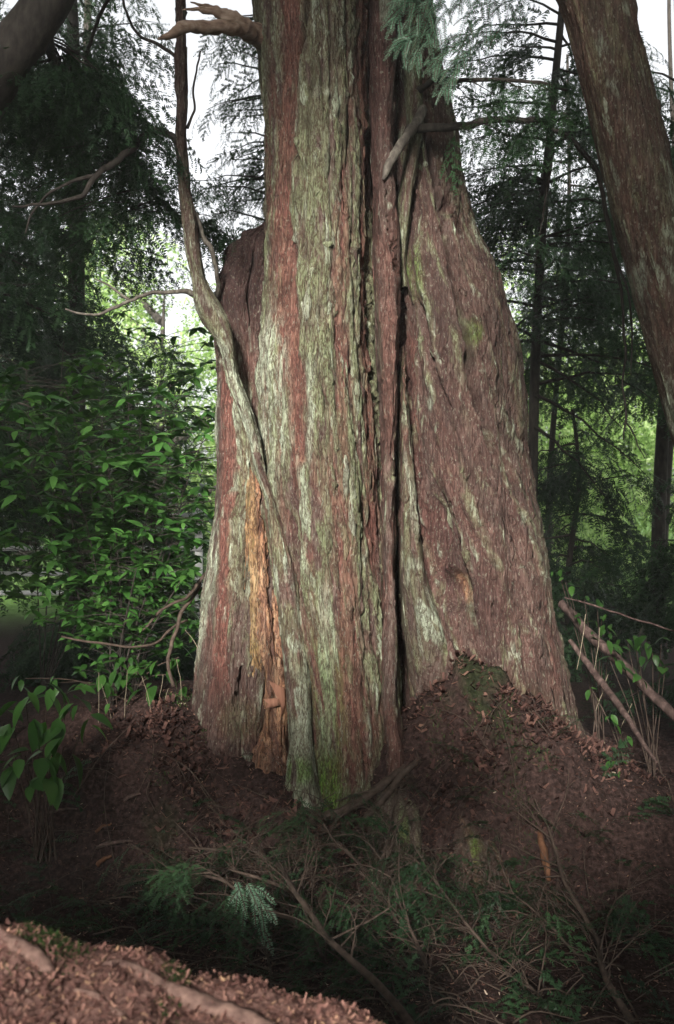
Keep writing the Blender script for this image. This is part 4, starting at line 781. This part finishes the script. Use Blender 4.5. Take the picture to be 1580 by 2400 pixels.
for k, (a, b) in enumerate([((285, 1610), (290, 1720)), ((340, 1600), (352, 1700)), ((372, 1620), (358, 1690)), ((250, 1640), (262, 1740)), ((330, 1690), (320, 1760)), ((445, 1500), (470, 1530)), ((412, 1570), (425, 1640)), ((385, 1620), (366, 1720)), ((225, 1620), (228, 1730)), ((300, 1690), (340, 1730))]):
    stick('straw', [(a[0] + random.uniform(-14, 14), a[1] - random.uniform(5, 60), 5.9, .8), ((a[0] + b[0]) / 2 + 5, (a[1] + b[1]) / 2, 5.85, 1.2), (b[0], b[1], 5.8, 1.3)], 'pale dry straw stalk under the left shrubs', 'straw', M['straw'], 'dry straw stalks under the left shrubs', 8, 4, .004, 60 + k, 0)
for k, r_ in enumerate([[(410, 1600, 5.8, 8), (395, 1570, 5.9, 9), (420, 1460, 6.1, 10), (470, 1370, 6.4, 9)], [(330, 1480, 6.0, 6), (400, 1420, 6.1, 7), (440, 1400, 6.2, 9), (490, 1330, 6.4, 8)], [(150, 1490, 5.9, 5), (230, 1510, 5.9, 6), (330, 1515, 6.0, 6), (440, 1450, 6.3, 7)]]):
    stick('bare_branch', r_, ['bare branch rising from soil against the left stem', 'bare branch stretched level with the left stem', 'long low bare branch across the dark gap under the shrubs'][k], 'branch', M['twig'], None, 24, 6, .02, 70 + k)

def ground_at(px, py):
    """distance along the photo ray to the ground"""
    Y = np.linspace(2.6, 9, 400); z = CAM[2] - (py - CY) / F * Y; g = gz((px - CX) / F * Y, Y); k = np.argmax(z <= g); return Y[k] if (z <= g).any() else 5.0
def fallen(label, spine, w0, w1, ntw, ltw, lift=.05, needles=0, seed=0, droop=.5, matr='twig', green=0):
    """dead bough on the ground: stem + alternate bare twigs with second order twigs"""
    rows = []
    for i, (x, y) in enumerate(spine):
        Y = ground_at(x, y) - .06 - lift * 2 * math.sin(math.pi * min(1, (i + .001) / (len(spine) - 1) * 1.25)) ** .6 if i / (len(spine) - 1) < .8 else ground_at(x, y) - .06; rows.append((x, y, Y, w0 + (w1 - w0) * i / (len(spine) - 1)))
    # keep depth monotone and smooth
    Ys = np.array([r[2] for r in rows]); Ys = np.interp(np.arange(len(Ys)), np.arange(len(Ys)), Ys); rows = [(r[0], r[1], float(y), r[3]) for r, y in zip(rows, Ys)]
    r_ = thing('fallen_branch', tuple(P(*rows[0][:3])), label, 'branch'); g = random.Random(seed)
    pts, rad = pxpath(rows, 40, .01, seed); mbs = MB(); tube(mbs, pts, rad, 7, rough=.2, seed=seed); mbs.build('stem', M[matr], r_)
    tw = MB(); fo = MB(); T = np.gradient(pts, axis=0); T /= np.linalg.norm(T, axis=1)[:, None]
    for k in range(int(ntw * .45)):
        u = g.uniform(.12, 1); i = min(int(u * 39), 38); p = pts[i]; t = T[i]; sg = g.choice((-1, 1)); up = np.array([0, 0, 1.0]); s = np.cross(t, up); s /= np.linalg.norm(s) + 1e-9
        d = t * g.uniform(.0, 1.0) + s * sg * g.uniform(.2, 1) + up * g.uniform(-.3, .8); d /= np.linalg.norm(d); L = ltw * g.uniform(.4, 1.1) * (1.15 - .6 * u)
        e = p + d * L; e[2] = max(e[2] - droop * .25 * L, float(gz(e[0], e[1])) + .015); m_ = (p + e) / 2 + np.array([g.uniform(-.12, .12), g.uniform(-.12, .12), g.uniform(-.02, .16)]) * L; q = rs(np.array([p, m_, e]), 7); tube(tw, q, np.linspace(.0034, .0011, 7) * g.uniform(.6, 1.5), 4)
        for j in range(g.randint(3, 6)):
            v = g.uniform(.2, .95); b = q[min(int(v * 6), 5)]; dd = d * .7 + np.array([g.uniform(-1, 1), g.uniform(-1, 1), g.uniform(-.4, .6)]) * .7; dd /= np.linalg.norm(dd); l = L * g.uniform(.15, .4)
            tube(tw, rs(np.array([b, b + dd * l * .5 + np.array([g.uniform(-.2, .2), g.uniform(-.2, .2), g.uniform(-.1, .25)]) * l, b + dd * l]), 4), [.002, .0016, .0012, .0008], 3)
            if g.random() < green: put_spray(fo, b + dd * l * .6, math.atan2(dd[1], dd[0]), g.uniform(0, .6), g.uniform(-.5, .5), g.uniform(.3, .55), g.uniform(.2, .7))
    stuff(tw.build('twigs', M[matr], r_))
    if fo.n: stuff(fo.build('needles', M['needle'], r_, smooth=False))
    return r_
fallen('thick fallen branch forking over the dark hollow', [(1010, 2470), (905, 2325), (860, 2288), (816, 2247), (752, 2184), (695, 2100), (655, 2034), (600, 2006), (520, 1990), (440, 1985)], 22, 5, 46, .5, .5, seed=81, green=.25)
fallen('long arching fallen side branch with a tuft of green needles', [(752, 2184), (690, 2155), (632, 2132), (575, 2095), (517, 2063), (425, 2046), (345, 2052), (270, 2075)], 13, 4, 40, .45, .42, seed=82, green=.2)
fallen('slim fallen branch lying above the forked one', [(700, 2110), (640, 2075), (574, 2049), (510, 2040), (440, 2030)], 10, 3, 34, .4, .35, seed=83, green=.25)
fallen('twiggy upright dead bough in front of the buttress root', [(880, 2180), (885, 2110), (900, 2010), (918, 1930), (930, 1880)], 10, 4, 50, .42, .25, seed=84, green=.12)
fallen('dead bough spread below the mossy trunk foot', [(960, 2220), (930, 2140), (860, 2040), (800, 1985), (730, 1960), (660, 1975)], 9, 3, 60, .45, .3, seed=85, green=.35)
fallen('bare bough slanting from trunk foot to the right', [(1185, 2270), (1120, 2200), (1040, 2090), (985, 2020), (940, 1960)], 8, 3, 44, .4, .3, seed=86, green=.25)
fallen('thin bough crossing the dark soil under the small mossy root', [(1380, 2260), (1300, 2180), (1220, 2110), (1140, 2050), (1080, 2000)], 8, 3, 40, .4, .1, seed=87, green=.4)
fallen('tangled dead bough at the dark right corner', [(1480, 2390), (1420, 2290), (1390, 2180), (1330, 2080), (1290, 1960), (1255, 1870)], 18, 3, 46, .45, .1, seed=88, green=.35)
fallen('dense twiggy dead bough spread over the middle of the hollow', [(760, 2260), (735, 2180), (700, 2100), (650, 2050), (580, 2000)], 9, 3, 90, .4, .35, seed=93, green=.1)
fallen('dense twiggy dead bough fanned out before the broad root', [(1000, 2260), (960, 2170), (930, 2090), (890, 2010), (850, 1960)], 9, 3, 90, .4, .35, seed=94, green=.1)
fallen('matted bough low in the dark hollow', [(640, 2330), (620, 2230), (560, 2160), (480, 2110), (400, 2090)], 6, 3, 50, .4, .05, seed=89, green=.5)
fallen('matted needle-bearing bough in the dark hollow by the thick branch', [(1060, 2360), (980, 2290), (900, 2220), (820, 2200), (740, 2230)], 7, 3, 50, .45, .08, seed=90, green=.5)
fallen('bough of dull needles on the dark right slope', [(1300, 2390), (1240, 2310), (1180, 2230), (1100, 2180), (1040, 2150)], 7, 3, 50, .45, .08, seed=91, green=.55)
# green sprig on the fallen branch
fo, li = MB(), MB(); sp = thing('needle_sprig', tuple(P(600, 2070, 3.75)), 'blue-green needle sprig drooping from the arching fallen branch', 'sprig')
for k, (p0, p1) in enumerate([((555, 2068), (580, 2150)), ((560, 2075), (552, 2140)), ((580, 2072), (610, 2145)), ((590, 2078), (636, 2160)), ((600, 2080), (645, 2120)), ((575, 2090), (568, 2190)), ((610, 2110), (622, 2200)), ((612, 2160), (640, 2238)), ((606, 2150), (618, 2215)), ((595, 2100), (600, 2175)), ((565, 2080), (535, 2120)), ((620, 2120), (648, 2165))]):
    frond(fo, li, (*p0, 3.72), (*p1, 3.66), .5, .019, .06, 300 + k)
fo.build('needles', M['needle_lit'], sp, smooth=False); stuff(li.build('twig', M['twig'], sp))
tw = MB(); g = random.Random(77)
for k in range(620):
    x = g.gauss(.05, .75); y = g.uniform(3.3, 5.3); z = float(gz(x, y)); a = g.uniform(0, 6.28); l = g.uniform(.08, .5); e = np.array([math.cos(a) * l, math.sin(a) * l * .7, 0]); p0 = np.array([x, y, z + g.uniform(0, .05)]); p1 = p0 + e; p1[2] = float(gz(p1[0], p1[1])) + g.uniform(0, .14)
    md = (p0 + p1) / 2 + np.array([g.uniform(-.2, .2), g.uniform(-.2, .2), g.uniform(.02, .25)]) * l; tube(tw, rs(np.array([p0, md, p1]), 7), np.linspace(1, .4, 7) * g.choice((.0015, .002, .003, .005)), 4)
o = stuff(tw.build('twig_litter', M['twig'])); o['label'] = 'loose thin twigs scattered over the hollow and mound'; o['category'] = 'twigs'
# bark strips and sticks on the ground
stick('bark_strip', [(1262, 1930, 4.95, 10), (1270, 1975, 4.85, 18), (1280, 2030, 4.75, 16), (1286, 2065, 4.7, 10)], 'orange strip of bark standing in the litter right of the roots', 'bark', M['orange_bark'], seed=92)
for k, (a, b, w, lb) in enumerate([((225, 1985), (312, 1972), 9, 'grey stick lying level on the dark soil'), ((222, 1950), (260, 1930), 7, 'short rusty stick on the dark soil'), ((225, 2030), (262, 2005), 10, 'rusty bark scrap on the dark soil'), ((290, 1875), (330, 1860), 9, 'pinkish stick at the litter edge'), ((110, 1905), (180, 1895), 6, 'thin stick under the broad-leaved plant')]):
    Ya = ground_at(*a) - .03; Yb = ground_at(*b) - .03; stick('ground_stick', [(*a, Ya, w), ((a[0] + b[0]) / 2, (a[1] + b[1]) / 2 - 3, (Ya + Yb) / 2, w), (*b, Yb, w * .5)], lb, 'stick', M['orange_bark'] if 'rusty' in lb else M['pale_stick'], seed=95 + k)

# ------------------------------------------------------------------ litter on the ground
def flakes(name, xy_z, n, size, matr, seed, tintr=(.1, .9), mount=None, curl=.35):
    g = np.random.default_rng(seed); x, y, z = xy_z; m = len(x); yaw = g.uniform(0, 6.28, m); s = size * g.uniform(.4, 1.5, m); w = s * g.uniform(.12, .4, m)
    u = np.stack([np.cos(yaw), np.sin(yaw), g.normal(0, .28, m)], 1); v = np.stack([-np.sin(yaw), np.cos(yaw), g.normal(0, .3, m)], 1); c = np.stack([x, y, z + g.uniform(0.001, .010, m)], 1)
    up = np.zeros((m, 3)); up[:, 2] = s * g.uniform(-.1, curl, m)
    V = np.stack([c - u * s[:, None] / 2 + up, c - u * s[:, None] / 2 + v * w[:, None] + up, c + v * w[:, None] * 1.1, c, c + u * s[:, None] / 2 + v * w[:, None] * .6 + up * .6, c + u * s[:, None] / 2 + up * .6], 1).reshape(-1, 3)
    b = np.arange(m)[:, None] * 6; f = np.concatenate([b + np.array([0, 3, 2, 1]), b + np.array([3, 5, 4, 2])])
    mb = MB(); mb.add(V, f, np.repeat(np.clip(g.beta(1.3, 2.2, m) * (tintr[1] - tintr[0]) + tintr[0], 0, 1), 6)); return mb.build(name, matr, None, smooth=False)
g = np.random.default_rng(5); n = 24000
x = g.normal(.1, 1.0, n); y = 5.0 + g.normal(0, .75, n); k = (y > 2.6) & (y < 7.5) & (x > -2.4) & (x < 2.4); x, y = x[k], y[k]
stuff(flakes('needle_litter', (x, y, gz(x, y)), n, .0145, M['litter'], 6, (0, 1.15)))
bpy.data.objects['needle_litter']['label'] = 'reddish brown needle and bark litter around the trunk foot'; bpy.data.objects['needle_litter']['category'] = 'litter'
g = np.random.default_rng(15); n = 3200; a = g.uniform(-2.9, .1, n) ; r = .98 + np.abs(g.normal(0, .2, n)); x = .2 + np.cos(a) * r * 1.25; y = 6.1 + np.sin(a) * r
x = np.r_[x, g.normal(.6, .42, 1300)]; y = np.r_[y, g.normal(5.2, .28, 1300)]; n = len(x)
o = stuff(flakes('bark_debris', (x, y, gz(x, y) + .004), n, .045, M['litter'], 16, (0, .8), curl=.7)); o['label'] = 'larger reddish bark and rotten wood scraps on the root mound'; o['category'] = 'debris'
# low green ground cover in the dark hollow
mbm = MB(); g = np.random.default_rng(8)
for k in range(520):
    x = g.uniform(-1.9, 1.9); y = g.uniform(2.9, 5.2)
    if noise(x * 1.7, y * 1.7, 0, 4) < -.1: continue
    put_spray(mbm, np.array([x, y, float(gz(x, y)) + .02]), g.uniform(0, 6.28), -g.uniform(.1, 1.0), 0, g.uniform(.35, .6), g.uniform(.1, .6))
o = stuff(mbm.build('ground_cover', M['needle'], smooth=False)); o['label'] = 'dull green low cover over the dark hollow'; o['category'] = 'ground cover'
# moss tufts
def tufts(name, spots, label, seed):
    mb = MB(); g = np.random.default_rng(seed)
    for (px, py, Y, r, n, hgt) in spots:
        for k in range(n):
            q = P(px + g.normal(0, r), py, Y); q[1] += g.normal(0, r / F * Y * 1.3); q[2] = float(gz(q[0], q[1])) + .004
            if noise(q[0] * 14, q[1] * 14, 0, 77) < 0: continue
            a = g.uniform(0, 6.28); l = g.uniform(.008, .03); d = np.array([math.cos(a) * .6, math.sin(a) * .6 - .3, g.uniform(.2, 1)]) * l; s = np.array([-math.sin(a), math.cos(a), 0]) * .003
            mb.add(np.array([q - s, q + s, q + d]), [(0, 1, 2)], g.uniform(0, .8))
    o = stuff(mb.build(name, M['moss'], smooth=False)); o['label'] = label; o['category'] = 'moss'
def sp_(px, py, r, n): return (px, py, ground_at(px, py), r, n, 1)
tufts('moss_patch', [sp_(1110, 1640, 24, 260), sp_(1180, 1700, 20, 260), sp_(1020, 1720, 14, 200), sp_(1085, 1760, 22, 300), sp_(1250, 1790, 45, 800), sp_(1215, 1840, 40, 600), sp_(520, 1720, 40, 500), sp_(420, 1640, 20, 300), sp_(360, 1900, 40, 600), sp_(700, 1990, 40, 700)], 'green moss patches in the litter round the trunk foot', 3)

# ------------------------------------------------------------------ near bank at lower left
def crestz(X): 
    px = X / 2.0 * F + CX; py = np.interp(px, [-900, -300, 0, 60, 200, 360, 450, 590, 650, 800, 860, 900, 960, 1100], [2050, 2130, 2185, 2170, 2232, 2248, 2306, 2318, 2332, 2342, 2372, 2410, 2520, 2900])
    return CAM[2] - (py - CY) / F * 2.0
bx, by = np.arange(-2.2, .42, .014), np.arange(1.0, 2.5, .014); X, Y = np.meshgrid(bx, by)
def bankz(X, Y):
    c = crestz(X) ; z = c + np.where(Y > 2.0, -np.clip((Y - 2.0) / .42, 0, 1) ** 1.3 * (c + .5) * 1.05, -(2.0 - Y) * .32) 
    e = sstep(2.35, 2.0, Y); z = z + e * (.022 * fbm(X * 6, Y * 6, 0 * X, 21, 3) + .009 * fbm(X * 28, Y * 28, 0 * X, 22, 3)) - .006 * 0
    return z - .02 * np.exp(-((Y - 2.0) / .06) ** 2) * 0
mb = MB(); nx, ny = len(bx), len(by); i = np.arange(ny - 1)[:, None] * nx + np.arange(nx - 1)[None]
mb.add(np.stack([X, Y, bankz(X, Y)], -1).reshape(-1, 3), np.stack([i, i + 1, i + nx + 1, i + nx], -1).reshape(-1, 4))
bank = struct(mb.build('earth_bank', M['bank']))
ORIGIN[bank.name] = np.zeros(3)
def on_bank(px, py):
    Yv = np.linspace(1.2, 2.3, 300); Xv = (px - CX) / F * Yv; z = CAM[2] - (py - CY) / F * Yv; k = np.argmax(z <= bankz(Xv, Yv)); return Yv[k] if (z <= bankz(Xv, Yv)).any() else 1.98
def bank_root(rows, seed): 
    rr = [(x, y, on_bank(x, y), w) for x, y, w in rows]; return branch_part('root', rr, 40, M['root_bark'], bank, 12, .004, seed, .3)
M['root_bark'] = simple('root_bark', [(.3, (.09, .05, .042)), (.5, (.19, .115, .095)), (.7, (.30, .19, .15))], 45, (1, 1, 1))
bank_root([(240, 2262, 12), (285, 2264, 26), (330, 2284, 34), (402, 2324, 40), (488, 2356, 44), (560, 2384, 46), (640, 2420, 44)], 101)
bank_root([(-60, 2150, 40), (0, 2195, 40), (55, 2228, 40), (110, 2268, 34), (130, 2290, 20)], 102)
bank_root([(180, 2320, 10), (225, 2335, 16), (262, 2362, 18), (290, 2385, 14)], 103)
g = np.random.default_rng(9); n = 17000; x = g.uniform(-1.1, .12, n); y = 1.45 + .62 * g.random(n) ** .8
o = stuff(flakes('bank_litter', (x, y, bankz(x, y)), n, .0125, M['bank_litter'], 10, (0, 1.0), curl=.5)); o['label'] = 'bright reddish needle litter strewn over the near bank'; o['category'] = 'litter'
mb = MB(); g = np.random.default_rng(12)
for (px, py, rx, ry, n_) in [(130, 2200, 55, 18, 1500), (60, 2180, 20, 10, 200), (400, 2290, 20, 8, 200), (430, 2300, 12, 6, 150)]:
    Yb = on_bank(px, py + 8)
    for k in range(n_):
        qx = px + g.normal(0, rx * .6); yy = Yb + g.normal(0, .035); xx = (qx - CX) / F * Yb; q = np.array([xx, yy, float(bankz(np.array(xx), np.array(yy)))]); a = g.uniform(0, 6.28); l = g.uniform(.006, .02)
        d = np.array([math.cos(a) * .7, math.sin(a) * .7, g.uniform(.3, 1)]) * l; s = np.array([-math.sin(a), math.cos(a), 0]) * .0022; mb.add(np.array([q - s, q + s, q + d]), [(0, 1, 2)], g.uniform(.1, .9))
o = stuff(mb.build('bank_moss', M['moss'], smooth=False)); o['label'] = 'green moss cushion on the crest of the near bank'; o['category'] = 'moss'

# ------------------------------------------------------------------ unseen trees added behind and beside the viewer to block sun and sky
GB = 'trees closing the glade'
def shade_tree(base, h, clumps, label, size=.5, seed=0):
    x, y = base; r_ = thing('glade_tree', (x, y, float(gz(x, y))), label, 'tree', GB); tr, fo = MB(), MB(); t = np.linspace(0, 1, 8)
    tube(tr, np.stack([x + 0 * t, y + 0 * t, -.2 + h * t], 1), .14 * (1.1 - t), 8)
    for k, (cx, cy, cz_, rr, n_) in enumerate(clumps):
        cx += .5 if -6.6 < cy < -3.9 else 0
        tube(tr, np.linspace([x, y, max(.6, cz_ - .8)], [cx, cy, cz_], 4), [.06, .05, .03, .02], 5); leaf_cloud(fo, np.array([cx, cy, cz_]), rr, n_, size, seed + k, -.4)
    tr.build('trunk', M['dark_bark'], r_); fo.build('crown', M['leaf_dark'], r_, smooth=False)
shade_tree((-5.0, -4.0), 7.5, [(-6.6, -4, 5.6, 1.6, 1300), (-4.6, -4, 5.9, 1.1, 260), (-4.6, -4, 3.5, 1.2, 1000), (-3.7, -4, 3.4, .8, 500), (-5.4, -4, 1.8, 1.7, 1000), (-6.8, -4, 4.8, 1.9, 1000), (-8.4, -4, 3.2, 2.4, 1300), (-3.2, -4, 1.4, 1.3, 800)], 'dense broadleaf tree closing the glade on the shrub side', .4, 300)
shade_tree((1.6, -4.2), 7.5, [(.35, -4, 6.5, 1.6, 1400), (1.0, -4, 4.6, 1.5, 1200), (-.05, -4, 2.5, 1.15, 1300), (1.6, -4, 2.0, 1.6, 1000), (3.4, -4, 5.0, 1.9, 1200), (3.6, -4, 2.4, 2.0, 1200), (6.0, -4, 3.6, 2.6, 1300)], 'dense broadleaf tree closing the glade on the leaning tree side', .4, 320)
shade_tree((-1.8, -6.5), 11, [(-1.8, -6, 9.9, 1.7, 1300), (-4.0, -6, 9.2, 1.8, 1000), (.6, -6, 9.2, 1.8, 1000), (-1.8, -6, 1.2, 1.6, 1000), (3, -6, 8, 2, 900), (-2.7, -4, 3.85, .42, 150), (-2.1, -4, 3.8, .42, 150), (-1.5, -4, 3.75, .42, 150)], 'tall broadleaf tree closing the glade behind the bank', .4, 340)  # the small low clumps are an added leaf band dimming the trunk foot
shade_tree((-6.2, 3.5), 7, [(-6.2, 3.5, 2.2, 2.0, 1100), (-6.2, 3.5, 5.0, 2.0, 1100), (-6.0, .3, 3.2, 2.2, 1100), (-5.4, 6.2, 2.4, 1.6, 900), (-5.6, 6.2, 5.2, 1.8, 900)], 'broadleaf tree flanking the glade on the shrub side', .4, 360)
shade_tree((6.0, 3.8), 7, [(5.8, 3.8, 2.2, 2.0, 1100), (5.8, 3.8, 5.0, 2.0, 1100), (5.6, .5, 3.2, 2.2, 1100), (5.0, 6.8, 2.0, 1.5, 900), (5.2, 6.8, 4.8, 1.8, 900)], 'broadleaf tree flanking the glade on the leaning tree side', .4, 380)
for k, (x, y) in enumerate([(-7.5, -8), (7.5, -8), (-8.5, -1), (8.5, -1)]):
    cl = [(x * f, y * .5 + 1.0 - 2.2 * j, 9.7 + .5 * j, 1.8, 800) for f in (.2, .55, .9) for j in (0, 1, 2)]
    shade_tree((x, y), 11, cl, ['towering tree roofing the glade beside the tall one', 'towering tree roofing the glade past the dense one', 'towering tree roofing the glade over the flanking shrubs', 'towering tree roofing the glade over the leaning tree'][k], .6, 400 + 20 * k)
# ------------------------------------------------------------------ thin haze volume added to lift the blacks
m_ = MB(); box(m_, (0, 16, 6.2), (56, 60, 15.4)); hz = m_.build('haze', M['bark'], smooth=False); hz.data.materials.clear()
hm = bpy.data.materials.new('damp_air'); hm.use_nodes = True; hm.node_tree.nodes.clear(); ho = hm.node_tree.nodes.new('ShaderNodeOutputMaterial'); hv = hm.node_tree.nodes.new('ShaderNodeVolumePrincipled')
hv.inputs['Color'].default_value = (.9, .92, .93, 1); hv.inputs['Density'].default_value = .0022; hm.node_tree.links.new(hv.outputs[0], ho.inputs['Volume']); hz.data.materials.append(hm); stuff(hz); hz['label'] = 'thin damp haze filling the forest glade air'; hz['category'] = 'haze'
